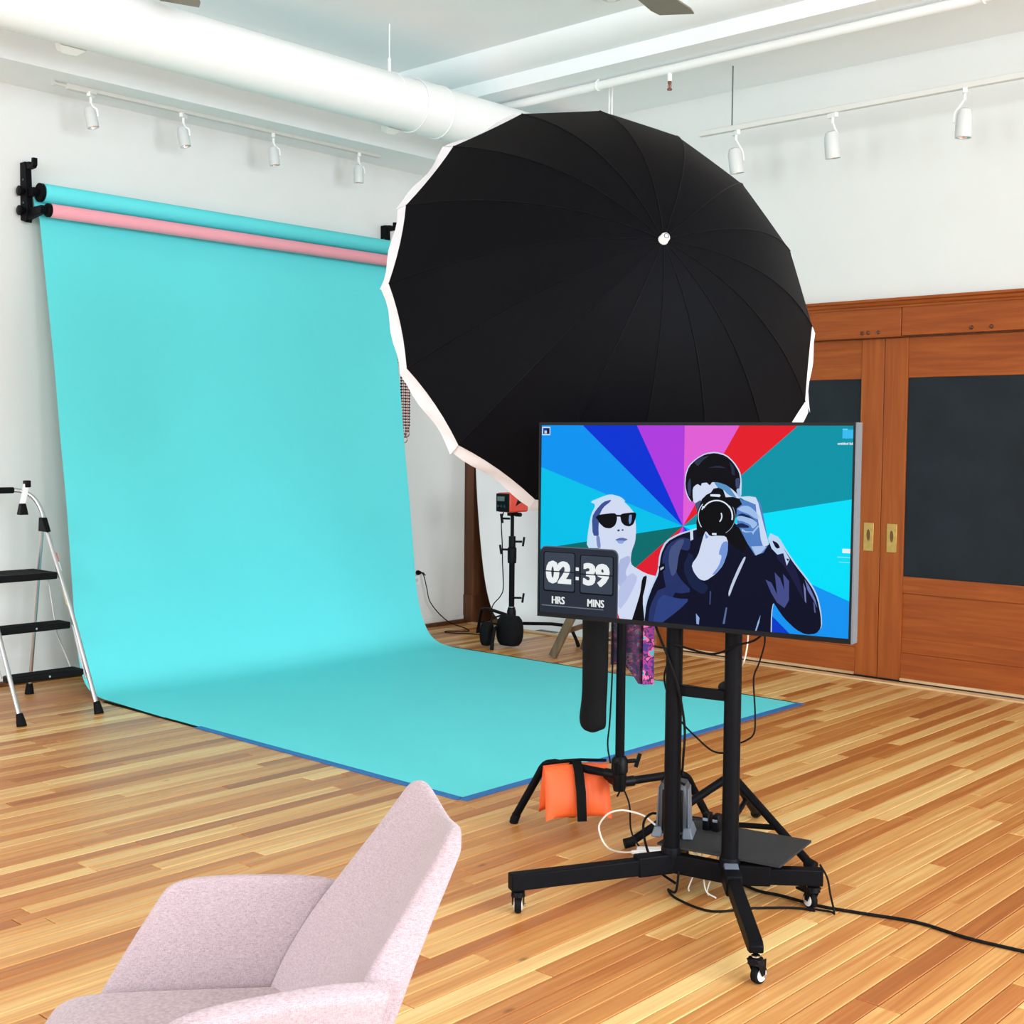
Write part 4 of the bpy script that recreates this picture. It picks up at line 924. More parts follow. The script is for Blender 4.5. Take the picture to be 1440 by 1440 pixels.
(14,(62,70,84),[(0.1252,0.3127),(0.1247,0.3167),(0.1234,0.32),(0.1215,0.3223),(0.1192,0.3231),(0.023,0.3231),(0.0208,0.3223),(0.0188,0.32),(0.0175,0.3167),(0.017,0.3127),(0.017,0.1316),(0.0175,0.1276),(0.0188,0.1243),(0.0208,0.1221),(0.023,0.1213),(0.1192,0.1213),(0.1215,0.1221),(0.1234,0.1243),(0.1247,0.1276),(0.1252,0.1316)]),
(17,(26,30,38),[(0.017,0.2192),(0.1252,0.2192),(0.1252,0.2252),(0.017,0.2252)]),
(13,(16,18,24),[(0.2641,0.3064),(0.2635,0.3117),(0.2617,0.3162),(0.2592,0.3191),(0.2561,0.3202),(0.1528,0.3202),(0.1497,0.3191),(0.1471,0.3162),(0.1454,0.3117),(0.1448,0.3064),(0.1448,0.1262),(0.1454,0.1209),(0.1471,0.1164),(0.1497,0.1135),(0.1528,0.1124),(0.2561,0.1124),(0.2592,0.1135),(0.2617,0.1164),(0.2635,0.1209),(0.2641,0.1262)]),
(14,(62,70,84),[(0.2601,0.3059),(0.2596,0.3098),(0.2583,0.3132),(0.2564,0.3154),(0.2541,0.3162),(0.1548,0.3162),(0.1525,0.3154),(0.1506,0.3132),(0.1493,0.3098),(0.1488,0.3059),(0.1488,0.1307),(0.1493,0.1268),(0.1506,0.1234),(0.1525,0.1212),(0.1548,0.1204),(0.2541,0.1204),(0.2564,0.1212),(0.2583,0.1234),(0.2596,0.1268),(0.2601,0.1307)]),
(17,(26,30,38),[(0.1488,0.2153),(0.2601,0.2153),(0.2601,0.2213),(0.1488,0.2213)]),
(14,(235,240,244),[(0.1308,0.2331),(0.1419,0.2331),(0.1419,0.2512),(0.1308,0.2512)]),
(14,(235,240,244),[(0.1308,0.1836),(0.1419,0.1836),(0.1419,0.2015),(0.1308,0.2015)]),
(13,(110,118,130),[(0.008,0.035),(0.23,0.035),(0.23,0.04),(0.008,0.04)]),
(2,(210,230,250),[(0.0018,0.947),(0.0317,0.947),(0.0317,0.9922),(0.0018,0.9922)]),
(3,(30,60,130),[(0.0054,0.9534),(0.0291,0.9534),(0.0291,0.9857),(0.0054,0.9857)]),
(4,(190,210,240),[(0.0106,0.9561),(0.0194,0.9561),(0.0194,0.9716),(0.0106,0.9716)]),
(4,(12,12,18),[(0.0195,0.9586),(0.0265,0.9586),(0.0265,0.9791),(0.0195,0.9791)]),
(2,(60,190,245),[(0.9685,0.9409),(0.9998,0.9409),(0.9998,0.9819),(0.9685,0.9819)]),
(2,(110,215,255),[(0.9685,0.9793),(0.9828,0.9793),(0.9828,0.9862),(0.9685,0.9862)]),
(2,(235,245,250),[(0.976,0.4033),(1,0.4033),(1,0.4235),(0.976,0.4235)]),
(2,(150,225,245),[(0.962,0.3812),(1,0.3812),(1,0.3848),(0.962,0.3848)]),
(2,(150,225,245),[(0.9668,0.3581),(1,0.3581),(1,0.3607),(0.9668,0.3607)]),
]

# ================================================================== STEP LADDER
LX, LY = .72, -4.2
ld = tag(empty('step_ladder', (LX, LY, 0)), 'folding aluminium step ladder with three black treads against the wall', 'ladder')
L_ = lambda x, y, z: (x - LX, y - LY, z)
YR, YL = -3.985, -4.425
for yb in (YR, YL):
    yt = yb + (-.012 if yb == YR else .012)
    s = -1 if yb == YR else 1
    ym = yb + s * .10
    pts = [L_(1.10, yb, .03), L_(.83, yb, .53), L_(.56, yt, 1.0)] + [Vector(p) for p in curve([L_(.56, yt, 1.0), L_(.525, yt, 1.08), L_(.49, yt + s * .025, 1.15), L_(.465, yt + s * .075, 1.19), L_(.455, yt + s * .13, 1.2)], 4)][1:]
    MB().tube(pts, .0125, 12).build('front_rail', M_alu, ld)
    MB().tube([L_(.335, yb, .03), L_(.53, yt, .985)], .011, 12).build('rear_leg', M_alu, ld)
    for x in (1.105, .333):
        dx = -.012 if x > 1 else .004
        MB().lathe([(0, 0), (.026, 0), (.024, .35), (.017, 1), (0, 1)], L_(x + (.012 if x > 1 else 0), yb, 0), L_(x + dx * 1.2, yb, .062), 14).build('rubber_foot', M_rubber, ld)
    MB().shell([[L_(.512, yt - .016, .965), L_(.605, yt - .016, .965)], [L_(.52, yt - .016, 1.045), L_(.56, yt - .016, 1.045)]], [[L_(.512, yt + .016, .965), L_(.605, yt + .016, .965)], [L_(.52, yt + .016, 1.045), L_(.56, yt + .016, 1.045)]]).build('hinge_cap', M_black_plastic, ld, bevel=.004)
    MB().tube([L_(.60, yb + s * .02, .72), L_(.70, yb + s * .02, .40), L_(.86, yb + s * .02, .215)], .004, 8).build('link_rod', M_alu, ld)
    MB().tube([L_(.86, yb + s * .012, .46), L_(1.0, yb + s * .012, .18)], .006, 8).build('tread_strut', M_alu, ld)
MB().tube([L_(.455, YR - .14, 1.2), L_(.455, YL + .14, 1.2)], .0125, 12).build('top_bar', M_alu, ld)
MB().tube([L_(.455, YR - .145, 1.2), L_(.455, YL + .145, 1.2)], .018, 14).build('foam_grip', M_rubber, ld)
for x0, x1, z, th in ((.43, .705, .745, .04), (.735, .845, .478, .038), (.88, .985, .233, .036)):
    y0, y1 = YL + .012, YR - .012
    cxx, cyy = (x0 + x1) / 2 - LX, (y0 + y1) / 2 - LY
    tr = MB().box((cxx, cyy, z - th / 2), (x1 - x0, y1 - y0, th)).build('tread', M_black_plastic, ld, bevel=.008)
    for k in range(6):
        xx = x0 + (x1 - x0) * (k + .8) / 6.6 - LX
        MB().box((xx, cyy, z + .0005), (.008, y1 - y0 - .04, .003)).build('grip_rib', M_rubber, tr)
    if z < .6: MB().cyl(L_(x1, -4.2, z - th / 2), L_(x1 + .004, -4.2, z - th / 2), .006, n=10).build('rivet', M_chrome, tr)
# latch clipped on the curved top
lt = MB().bar(L_(.475, YR - .075, 1.235), L_(.475, YR - .10, 1.12), .03, .024, up=(1, 0, 0)).build('latch_strap', M_plasticwhite, ld, bevel=.004)
MB().box(L_(.475, YR - .072, 1.235), (.035, .035, .04)).build('latch_cap', M_black_plastic, lt, bevel=.005)
MB().shell([[L_(.45, YR - .125, 1.06), L_(.50, YR - .125, 1.06)], [L_(.46, YR - .115, 1.125), L_(.49, YR - .115, 1.125)]], [[L_(.45, YR - .075, 1.06), L_(.50, YR - .075, 1.06)], [L_(.46, YR - .085, 1.125), L_(.49, YR - .085, 1.125)]]).build('latch_tongue', M_black_plastic, lt, bevel=.004)
def sticker(z0, z1, m, nm, lb):
    f = lambda z: 1.10 - (z - .03) * (.54 / .97)
    o_ = MB().tube([L_(f(z0), YR, z0), L_(f(z1), YR, z1)], .0134, 12).build(nm, m, ld); tag(o_, lb)
sticker(.565, .66, M_yellow, 'warning_sticker', 'yellow warning sticker')
sticker(.80, .845, M_redlabel, 'maker_sticker', 'red and white sticker')
sticker(.745, .795, M_plasticwhite, 'white_sticker', 'white sticker')

# ================================================================== ROLLING DISPLAY
CO, CA = (5.1, -4.1, 0), .19
ct = tag(empty('display_cart', CO, CA), 'black wheeled display cart with two round columns under the screen', 'display cart')
CT = .103
for s in (-1, 1):
    MB().cyl((s * CT, 0, .082), (s * CT, 0, 1.34), .0275, n=28).build('column', M_black, ct)
    MB().lathe([(0, 0), (.034, 0), (.034, .8), (.03, 1), (0, 1)], (s * CT, 0, .13), (s * CT, 0, .165), 28).build('column_collar', M_black, ct)
MB().b(-CT, CT, -.018, .018, .078, .143).build('base_beam', M_black, ct, bevel=.004)
MB().b(-CT, CT, -.012, .012, .672, .706).build('cross_brace', M_black, ct, bevel=.003)
MB().lathe([(0, 0), (.016, 0), (.018, .6), (.012, 1), (0, 1)], (CT - .04, .012, .712), (CT - .04, .05, .712), 14).build('brace_knob', M_black_plastic, ct)
LEGS = {(-1, -1): (-.436, -.432), (1, -1): (.392, -.525), (1, 1): (.342, .125), (-1, 1): (-.165, .235)}
def caster(px, py, ang, brake):
    c = MB().lathe([(0, 0), (.009, 0), (.009, .35), (.021, .4), (.023, 1), (0, 1)], (px, py, .086), (px, py, .060), 18).build('caster', M_black_plastic, ct)
    R = Matrix.Rotation(ang, 3, 'Z')
    P = lambda x, y, z: Vector((px, py, 0)) + R @ Vector((x, y, z))
    off = .014
    w = MB().lathe([(.012, 0), (.022, 0), (.0265, .12), (.0272, .5), (.0265, .88), (.022, 1), (.012, 1)], P(off, -.011, .0272), P(off, .011, .0272), 28)
    w.build('tyre', M_rubber, c)
    for s in (-1, 1):
        MB().lathe([(0, 0), (.019, 0), (.019, .6), (.008, 1), (0, 1)], P(off, s * .0105, .0272), P(off, s * .014, .0272), 20).build('wheel_cap', M_plasticwhite, c)
        MB().shell([[P(-.018, s * .016, .074), P(.024, s * .016, .074)], [P(off - .007, s * .016, .026), P(off + .007, s * .016, .026)]], [[P(-.018, s * .0195, .074), P(.024, s * .0195, .074)], [P(off - .007, s * .0195, .026), P(off + .007, s * .0195, .026)]]).build('fork', M_black_plastic, c, bevel=.002)
        MB().cyl(P(off, s * .019, .0272), P(off, s * .0235, .0272), .005, n=10).build('axle_bolt', M_chrome, c)
    MB().lathe([(.0, 0), (.0125, 0), (.0125, 1), (0, 1)], (px, py, .080), (px, py, .0835), 14).build('swivel_ring', M_chrome, c)
    if brake:
        MB().box(P(.05, 0, .052), (.04, .03, .008), R).build('brake_lever', M_black_plastic, c, bevel=.002)
for (sx, sy), (ex, ey) in LEGS.items():
    p0, p1 = Vector((sx * CT, 0, .108)), Vector((ex, ey, .108))
    d = (p1 - p0).normalized()
    n2 = Vector((-d.y, d.x, 0))
    if (sx, sy) == (1, -1):
        # nearest leg dips and is cut off obliquely over its wheel
        z0, z1 = .083, .136
        def P(a, z): return p0 + d * a + Vector((0, 0, z - .108))
        ln = (p1 - p0).length
        side = [(0, z0), (ln - .03, z0), (ln + .012, z0 + .01), (ln + .012, z0 + .03), (ln - .005, z1 - .012), (0, z1)]
        lg = MB().prism(side, lambda a, b_, w_: P(a, b_) + n2 * w_, -.02, .02).build('leg', M_black, ct, bevel=.003)
    else:
        lg = MB().bar(p0, p1 + d * .028, .042, .053).build('leg', M_black, ct, bevel=.004)
    MB().bar(p0 + d * .0 + Vector((0, 0, .003)), p0 + d * .13 + Vector((0, 0, .003)), .052, .068).build('leg_sleeve', M_black, ct, bevel=.006)
    caster(ex, ey, {(-1, -1): 2.05, (1, -1): 1.25, (1, 1): 2.6, (-1, 1): 2.2}[(sx, sy)], (sx, sy) == (1, 1))
capd = Vector((.392 - CT, -.525, 0)).normalized()
MB().bar(Vector((CT, 0, .148)) + capd * .03, Vector((CT, 0, .134)) + capd * .085, .046, .012).build('corner_cap', M_upslight, ct, bevel=.003)
MB().b(-.155, .272, .0, .31, .158, .166).build('shelf', mat('matte_black_board', (26, 26, 28), .75, var=.1, scale=40, bump=.1, bscale=300), ct)
for s in (-1, 1):
    MB().b(s * CT - .02, s * CT + .02, .02, .30, .135, .158).build('shelf_bracket', M_black, ct, bevel=.003)
# wall-mount style plate holding the screen
MB().b(-.25, .25, -.048, -.028, 1.17, 1.23).build('mount_rail', M_black, ct, bevel=.003)
for s in (-1, 1):
    MB().b(s * .2 - .02, s * .2 + .02, -.062, -.048, 1.02, 1.45).build('mount_arm', M_black, ct, bevel=.003)
    MB().b(s * CT - .035, s * CT + .035, -.032, .032, 1.16, 1.24).build('column_clamp', M_black, ct, bevel=.003)

# ---- the flat screen itself
tv = tag(empty('flat_screen', CO, CA), 'large flat screen showing a colourful double portrait and a 02:39 timer', 'television')
FX0, FX1, FZ0, FZ1 = -.559, .516, .911, 1.567
SX0, SX1, SZ0, SZ1 = -.552, .509, .926, 1.557
YF = -.12
MB().b(FX0 + .004, FX1 + .004, YF + .008, -.064, FZ0 + .004, FZ1 - .003).build('back_shell', M_black_plastic, tv, bevel=.006)
fr = MB()
fr.b(FX0, SX0, YF, YF + .012, FZ0, FZ1); fr.b(SX1, FX1, YF, YF + .012, FZ0, FZ1); fr.b(SX0, SX1, YF, YF + .012, SZ1, FZ1); fr.b(SX0, SX1, YF, YF + .012, FZ0, SZ0)
fr.build('bezel', M_black_plastic, tv)
MB().b(FX1, FX1 + .005, YF + .001, YF + .05, FZ0, FZ1).build('side_trim', M_silver, tv)
M_pix = print_mat('lit_display', 1.3)
vs, fs, cols = [], [], []
PX = lambda u, v, l: (SX0 + (SX1 - SX0) * u, YF + .0055 - .00022 * l, SZ0 + (SZ1 - SZ0) * v)
for lay, rgb, poly in ART:
    n0 = len(vs)
    vs += [PX(u, v, lay) for u, v in poly]
    fs.append(tuple(range(n0, len(vs))))
    cols.append(rgb)
def pixel_mesh(name, vs, fs, cols, parent):
    me = bpy.data.meshes.new(name)
    me.from_pydata(vs, [], fs)
    bm = bmesh.new(); bm.from_mesh(me)
    for f in bm.faces:
        f.normal_update()
        if f.normal.y > 0: f.normal_flip()
    bm.to_mesh(me); bm.free()
    at = me.attributes.new('pixel', 'FLOAT_COLOR', 'CORNER')
    for p in me.polygons:
        c = lin(cols[p.index] if p.index < len(cols) else cols[-1])
        for li in p.loop_indices: at.data[li].color = (*c, 1)
    me.materials.append(M_pix)
    o = bpy.data.objects.new(name, me); col.objects.link(o); o.parent = parent
    return o
scr = pixel_mesh('screen_picture', vs, fs, cols, tv)
MB().b(SX0, SX1, YF + .006, YF + .012, SZ0, SZ1).build('display_panel', M_black_plastic, tv)
def screen_text(name, txt, uc, vc, uw, vh, rgb, lay, bold=.02, heavy=.0):
    cu_ = bpy.data.curves.new(name, 'FONT'); cu_.body = txt; cu_.offset = bold
    cu_.resolution_u = 3
    ob = bpy.data.objects.new(name, cu_); col.objects.link(ob)
    dg = bpy.context.evaluated_depsgraph_get()
    me = bpy.data.meshes.new_from_object(ob.evaluated_get(dg))
    V = [v.co.copy() for v in me.vertices]; F = [tuple(p.vertices) for p in me.polygons]
    bpy.data.objects.remove(ob); bpy.data.curves.remove(cu_); bpy.data.meshes.remove(me)
    x0, x1 = min(v.x for v in V), max(v.x for v in V); y0, y1 = min(v.y for v in V), max(v.y for v in V)
    P, FF = [], []
    for dx in (-heavy, 0, heavy):          # heavier strokes
        n0 = len(P)
        P += [PX(uc + ((v.x - x0) / (x1 - x0) - .5) * uw + dx, vc + ((v.y - y0) / (y1 - y0) - .5) * vh, lay + dx * 100) for v in V]
        FF += [tuple(n0 + q for q in f) for f in F]
    return pixel_mesh(name, P, FF, [rgb] * len(FF), scr)
screen_text('timer_hours', '02', .0689, .218, .088, .122, (238, 244, 244), 16, .04, .0022)
screen_text('timer_minutes', '39', .2038, .218, .089, .122, (238, 244, 244), 16, .04, .0022)
screen_text('timer_caption', 'HRS', .0691, .0695, .0447, .040, (236, 240, 240), 16, 0, .0014)
screen_text('timer_caption', 'MINS', .203, .0685, .0572, .040, (236, 240, 240), 16, 0, .0012)
screen_text('folder_caption', 'untitled fol', .977, .917, .042, .012, (236, 246, 246), 3, 0, .0004)

# ================================================================== UMBRELLA ON ITS STAND
UN = Vector((-.808, .486, -.334)).normalized()
UC, URHO, UDEP = Vector((4.40, -3.722, 2.018)), .851, .525
UA = UN.cross(Vector((0, 0, 1))).normalized(); UB = UA.cross(UN)
APEX = UC - UN * UDEP
um = tag(empty('photo_umbrella', APEX), 'giant black photo umbrella with white lining on a tall stand', 'umbrella')
NG = 16
def upt(r, ang, dh=0.0):
    k = r / URHO
    h = UDEP * (.10 * k + .90 * k ** 2.1) + dh
    return APEX + UN * h + (UA * math.cos(ang) + UB * math.sin(ang)) * r - APEX
RA = [math.radians(176.5 + 22.5 * k) for k in range(NG)]
urnd = random.Random(3)
def gore(k, r0_, r1_, off, nr=10, nc=6, sag=.008, dh1=0):
    a0, a1 = RA[k], RA[k] + math.radians(22.5)
    rows = []
    for i in range(nr + 1):
        r = r0_ + (r1_ - r0_) * i / nr
        row = []
        for j in range(nc + 1):
            t = j / nc
            p = upt(r, a0).lerp(upt(r, a1), t)
            rr = (UA * math.cos(a0 + (a1 - a0) * t) + UB * math.sin(a0 + (a1 - a0) * t))
            bulge = 4 * t * (1 - t)
            kk = r / URHO
            p = p - rr * (sag * bulge * kk ** 3) + UN * (-.012 * bulge * max(0, kk - .8) / .2) 
            row.append(p - UN * off)
        rows.append(row)
    return rows
for k in range(NG):
    MB().grid(gore(k, .018, URHO, 0)).build('canopy_panel', M_umb, um, angle=70)
    MB().tube([upt(.018 + (URHO - .018) * i / 14, RA[k]) - UN * .0005 for i in range(15)], .0021, 6).build('panel_seam', M_black, um)
for k in range(NG):
    # white lining inside and the loose white hem that rolls past the black edge
    lin_rows = gore(k, .02, URHO - .004, -.006)
    MB().grid(lin_rows).build('lining_panel', M_lining, um, angle=70)
    a0, a1 = RA[k], RA[k] + math.radians(22.5)
    g = gore(k, URHO - .002, URHO, 0, nr=1, nc=8)[1]
    w_ = urnd.uniform(.062, .082); hs = urnd.random() + {6: 2.2, 7: 2.6, 8: 1.3, 13: 1.5, 12: .6, 14: .8}.get(k, 0)
    rows = []
    for i in range(6):
        t = i / 5
        row = []
        for j, p in enumerate(g):
            s = j / 8
            aa = a0 + (a1 - a0) * s
            rr = UA * math.cos(aa) + UB * math.sin(aa)
            ripple = .006 * math.sin(s * 9 + k * 1.7 + t * 3) * t
            ln = w_ * (.78 + .22 * math.sin(math.pi * s)) 
            row.append(p + rr * (-.003 + (.014 + .014 * hs) * t + ripple) + UN * (ln * t - .002))
        rows.append(row)
    MB().grid(rows).build('white_hem', M_lining, um, angle=70)
    MB().tube([upt(.03 + (URHO - .04) * i / 12, RA[k]) + UN * .010 for i in range(13)], .003, 6).build('rib', M_silver, um)
MB().cyl(Vector((0, 0, 0)) - UN * .01, UN * .95, .005, n=12).build('shaft', M_chrome, um)
MB().lathe([(0, 0), (.012, 0), (.0165, .25), (.0165, .8), (.02, 1), (0, 1)], -UN * .028, UN * .004, 24).build('tip_ferrule', M_plasticwhite, um)
MB().lathe([(.006, 0), (.010, 0), (.010, 1), (.006, 1)], -UN * .0295, -UN * .0275, 20).build('tip_ring', M_silver, um)

SB = Vector((4.55, -3.82, 0))
st = tag(empty('light_stand', SB), 'black turtle-base light stand carrying the giant umbrella', 'light stand')
MB().cyl((0, 0, .215), (0, 0, 1.25), .0175, n=18).build('column', M_black, st)
MB().cyl((0, 0, 1.2), (0, 0, 1.93), .0135, n=16).build('riser', M_black, st)
MB().lathe([(0, 0), (.024, 0), (.026, .2), (.026, .8), (.02, 1), (0, 1)], (0, 0, 1.19), (0, 0, 1.27), 18).build('riser_collar', M_black_plastic, st)
MB().lathe([(0, 0), (.022, 0), (.026, .15), (.026, .5), (.031, .55), (.031, .9), (.022, 1), (0, 1)], (0, 0, .205), (0, 0, .335), 20).build('base_collar', M_black_plastic, st)
for ang, z in ((.75, .315), (5.2, .30)):
    d = Vector((math.cos(ang), math.sin(ang), 0))
    kn = MB().cyl(d * .02 + Vector((0, 0, z)), d * .06 + Vector((0, 0, z + .004)), .008, n=10)
    kn.bar(d * .06 + Vector((0, 0, z - .02)), d * .075 + Vector((0, 0, z + .03)), .012, .014, up=d)
    kn.build('wing_knob', M_black_plastic, st)
for foot, zb in (((4.083, -3.891), .262), ((4.712, -3.428), .236), ((4.19, -3.66), .235)):
    f = Vector((foot[0], foot[1], 0)) - SB
    d = f.normalized(); ln = f.length
    pts = [d * .02 + Vector((0, 0, zb)), d * (ln * .60) + Vector((0, 0, zb + .006))] + [Vector(p) for p in curve([d * (ln * .60) + Vector((0, 0, zb + .006)), d * (ln * .70) + Vector((0, 0, zb - .012)), d * (ln * .78) + Vector((0, 0, zb * .72)), f + Vector((0, 0, .012))], 4)][1:]
    lg = MB().tube(pts, .0155, 12).build('leg', M_black, st)
    MB().tube([pts[-1] + (pts[-2] - pts[-1]).normalized() * .03, f + Vector((0, 0, .0005))], .0172, 12).build('rubber_foot', M_rubber, lg)
    MB().lathe([(0, 0), (.02, 0), (.02, 1), (0, 1)], d * .015 + Vector((0, 0, zb)), d * .06 + Vector((0, 0, zb)), 12).build('leg_socket', M_black_plastic, st)

# strobe that holds the umbrella, inside the canopy
SP = APEX + UN * .36
sb = tag(empty('studio_strobe', SP), 'black studio strobe clamped on the stand inside the umbrella', 'strobe')
dwn = Vector((0, 0, -1))
MB().lathe([(0, 0), (.05, 0), (.058, .08), (.058, .9), (.062, .92), (.062, 1), (.03, 1), (0, .97)], UN * .16 + UB * .072, -UN * .10 + UB * .072, 28).build('flash_body', M_black_plastic, sb)
MB().cyl((0, 0, 0) , Vector((0, 0, 1.93 - SP.z)), .016, n=14).build('swivel_post', M_black, sb)
MB().lathe([(.0065, 0), (.02, 0), (.02, 1), (.0065, 1), (.0065, 0)], UN * -.03, UN * .03, 16).build('umbrella_holder', M_black, sb)

# ---- black carry bag and patterned cloth hanging on the stand
bgp = tag(empty('carry_bag', (4.478, -3.885, .43)), 'long soft black carry bag hanging beside the umbrella stand', 'bag')
rows = []
NB = 20
for i, (z, rx, ry, dx, dy) in enumerate([(.005, .001, .001, -.0, 0), (.0, .035, .03, -.002, 0), (.012, .053, .042, -.004, 0), (.05, .057, .046, -.006, .0), (.085, .052, .042, -.004, 0), (.14, .050, .040, .0, 0), (.22, .052, .042, .0, .0), (.32, .053, .043, .0, 0), (.45, .055, .043, .0, 0), (.60, .054, .040, .0, 0), (.72, .045, .032, .01, 0), (.78, .02, .016, .03, .01), (.80, .001, .001, .03, .01)]):
    rows.append([(dx + rx * math.cos(t) * (1 + .05 * math.sin(3 * t + i)), dy + ry * math.sin(t) * (1 + .07 * math.sin(2 * t + 1.3 * i)), z + .006 * math.sin(t * 2 + i)) for t in [2 * math.pi * k / NB for k in range(NB + 1)]])
bo = MB().grid(rows).build('bag_body', M_bagblack, bgp, angle=80, subsurf=1)
MB().tube([(.03, .01, .79), (.045, .035, .86), (.06, .055, .88)], .006, 8).build('carry_strap', M_bagblack, bgp)

cl = tag(empty('hanging_cloth', (4.555, -3.80, .595)), 'purple and pink patterned cloth hanging on the umbrella stand', 'cloth')
CX, CY = Vector((.70, .714, 0)), Vector((-.714, .70, 0))     # along the cloth, away from the viewer
def cloth_rows(off):
    rows = []
    for i in range(9):
        t = i / 8
        row = []
        for j in range(13):
            s = j / 12
            zl = .075 * (1 - min(1, max(0, (s - .35) / .5)) ** 1.4) + .0     # hem rises towards the pole
            z = zl + (.52 - zl) * t
            p = CX * (-.05 + .125 * s) + CY * (.035 + .008 * math.sin(s * 8 + t) + off)
            row.append((p.x, p.y, z))
        rows.append(row)
    return rows
MB().shell(cloth_rows(0), cloth_rows(.006)).build('cloth_body', M_pattern_shaded, cl, angle=60)
def edge_rows(off):
    rows = []
    for i in range(7):
        t = i / 6
        rows.append([tuple(CX * (.07 + .042 * s) + CY * (.030 + .006 * math.sin(3.1 * s) + off) + Vector((0, 0, .0 + .52 * t))) for s in (0, .25, .5, .75, 1)])
    return rows
MB().shell(edge_rows(0), edge_rows(.006)).build('folded_edge', pattern_mat('floral_cloth_lit', .8, 22), cl, angle=60)  # brighter copy of the pattern, light on the fold put into its colour
pa_, pb_ = CX * -.06 + CY * .035, CX * .11 + CY * .035
MB().tube([(pa_.x, pa_.y, .522), (0, 0, .53), (pb_.x, pb_.y, .522)], .006, 8).build('hanger_bar', M_black, cl)

# ---- orange saddle sandbag over the stand leg
sbg = tag(empty('sandbag', (4.362, -3.850, 0)), 'bright orange saddle sandbag draped over a stand leg', 'sandbag')
ldir = Vector((4.083 - 4.55, -3.891 + 3.82, 0)).normalized()
lper = Vector((-ldir.y, ldir.x, 0))          # points to the camera side or away
ldir = Vector((-.60, -.80, 0)); lper = Vector((.80, -.60, 0))   # hangs a little twisted on the leg
def pillow(side, tilt):
    m_, n_2 = 11, 15
    front, back = [], []
    for i in range(m_):
        v = i / (m_ - 1)
        fr_, bk_ = [], []
        for j in range(n_2):
            u = j / (n_2 - 1)
            pu = (1 - abs(2 * u - 1) ** 2.6) * (1 - abs(2 * v - 1) ** 2.2)
            # pinched band in the middle, pointed lower corners
            pinch = 1 - .22 * math.exp(-((u - .5) / .07) ** 2)
            th = .034 * pu * pinch * (1.15 - .3 * v) + .0012
            a = (u - .5) * (.246 + .010 * (1 - v)) 
            ear = .014 * (abs(2 * u - 1) ** 5) * ((1 - v) ** 3)
            z = .272 - .178 * (1 - v) - ear + .008 * math.sin(u * 3.1) * v
            o_ = side * (.012 + tilt * (1 - v))
            base = -ldir * (a) + Vector((0, 0, z))
            fr_.append(base + lper * (o_ + side * 0 + th)); bk_.append(base + lper * (o_ - th))
        front.append(fr_); back.append(bk_)
    return MB().shell(front, back)
for side, tl in ((1, .055), (-1, .05)):
    MB.build(pillow(side, tl), 'sand_pouch', M_orange, sbg, angle=80)
sd_rows = []
for k, (o_, z) in enumerate([(.114, .088), (.108, .12), (.094, .19), (.052, .262), (.02, .288), (-.02, .288), (-.052, .262), (-.09, .19), (-.10, .12)]):
    sd_rows.append([-ldir * q + lper * o_ + Vector((0, 0, z)) for q in (.018, -.018)])
sr2 = [[p + Vector((0, 0, .003)) + lper * (.003 if i < 4 else 0) for p in r] for i, r in enumerate(sd_rows)]
MB().shell(sd_rows, sr2).build('carry_band', M_blacktape, sbg)
MB().tube([-ldir * -.12 + Vector((0, 0, .285)), -ldir * -.04 + Vector((0, 0, .292)), -ldir * .02 + Vector((0, 0, .293)), -ldir * .12 + Vector((0, 0, .287))], .006, 8).build('top_binding', M_blacktape, sbg)

# ---- second light stand, folded low behind the cart
TB = Vector((4.85, -3.525, 0))
ts = tag(empty('light_stand', TB), 'slim black tripod light stand standing behind the display cart', 'light stand')
MB().cyl((0, 0, .06), (0, 0, 1.05), .0125, n=14).build('column', M_black, ts)
MB().lathe([(0, 0), (.022, 0), (.026, .3), (.026, .8), (.018, 1), (0, 1)], (0, 0, .225), (0, 0, .285), 18).build('leg_collar', M_black_plastic, ts)
MB().lathe([(0, 0), (.02, 0), (.022, .5), (.016, 1), (0, 1)], (0, 0, .06), (0, 0, .10), 16).build('lower_collar', M_black_plastic, ts)
for f in ((4.60, -3.835), (5.225, -3.58), (4.74, -3.16)):
    v = Vector((f[0], f[1], 0)) - TB
    d = v.normalized()
    lg = MB().tube([d * .022 + Vector((0, 0, .25)), v + Vector((0, 0, .015))], .0155, 12).build('leg', M_black, ts)
    MB().tube([v * .93 + Vector((0, 0, .026)), v + d * .01 + Vector((0, 0, .0185))], .0185, 12).build('rubber_foot', M_rubber, lg)
    MB().tube([d * .02 + Vector((0, 0, .08)), v * .55 + Vector((0, 0, .115))], .0105, 8).build('brace', M_black, ts)

# ---- power units and cables around the cart
def cw(t, y, z=0):
    """cart-local to world"""
    return Vector((CO[0] + t * math.cos(CA) - y * math.sin(CA), CO[1] + t * math.sin(CA) + y * math.cos(CA), z))
ups = tag(empty('power_unit', cw(-.150, .125, .1665), CA + .3), 'grey upright power unit standing on the cart shelf', 'power unit')
def rr_box(w, d, r, z):
    return [(sx * (w / 2 - r) + r * math.cos(a), sy * (d / 2 - r) + r * math.sin(a), z) for sx, sy, a0 in ((1, 1, 0), (-1, 1, 90), (-1, -1, 180), (1, -1, 270)) for a in [math.radians(a0 + 22.5 * k) for k in range(5)]]
def loft(levels):
    mb = MB(); n = len(levels[0]); vs = [p for l in levels for p in l]
    fs = [(i * n + k, i * n + (k + 1) % n, (i + 1) * n + (k + 1) % n, (i + 1) * n + k) for i in range(len(levels) - 1) for k in range(n)]
    fs += [tuple(range(n))[::-1], tuple((len(levels) - 1) * n + k for k in range(n))]
    return mb.add(vs, fs)
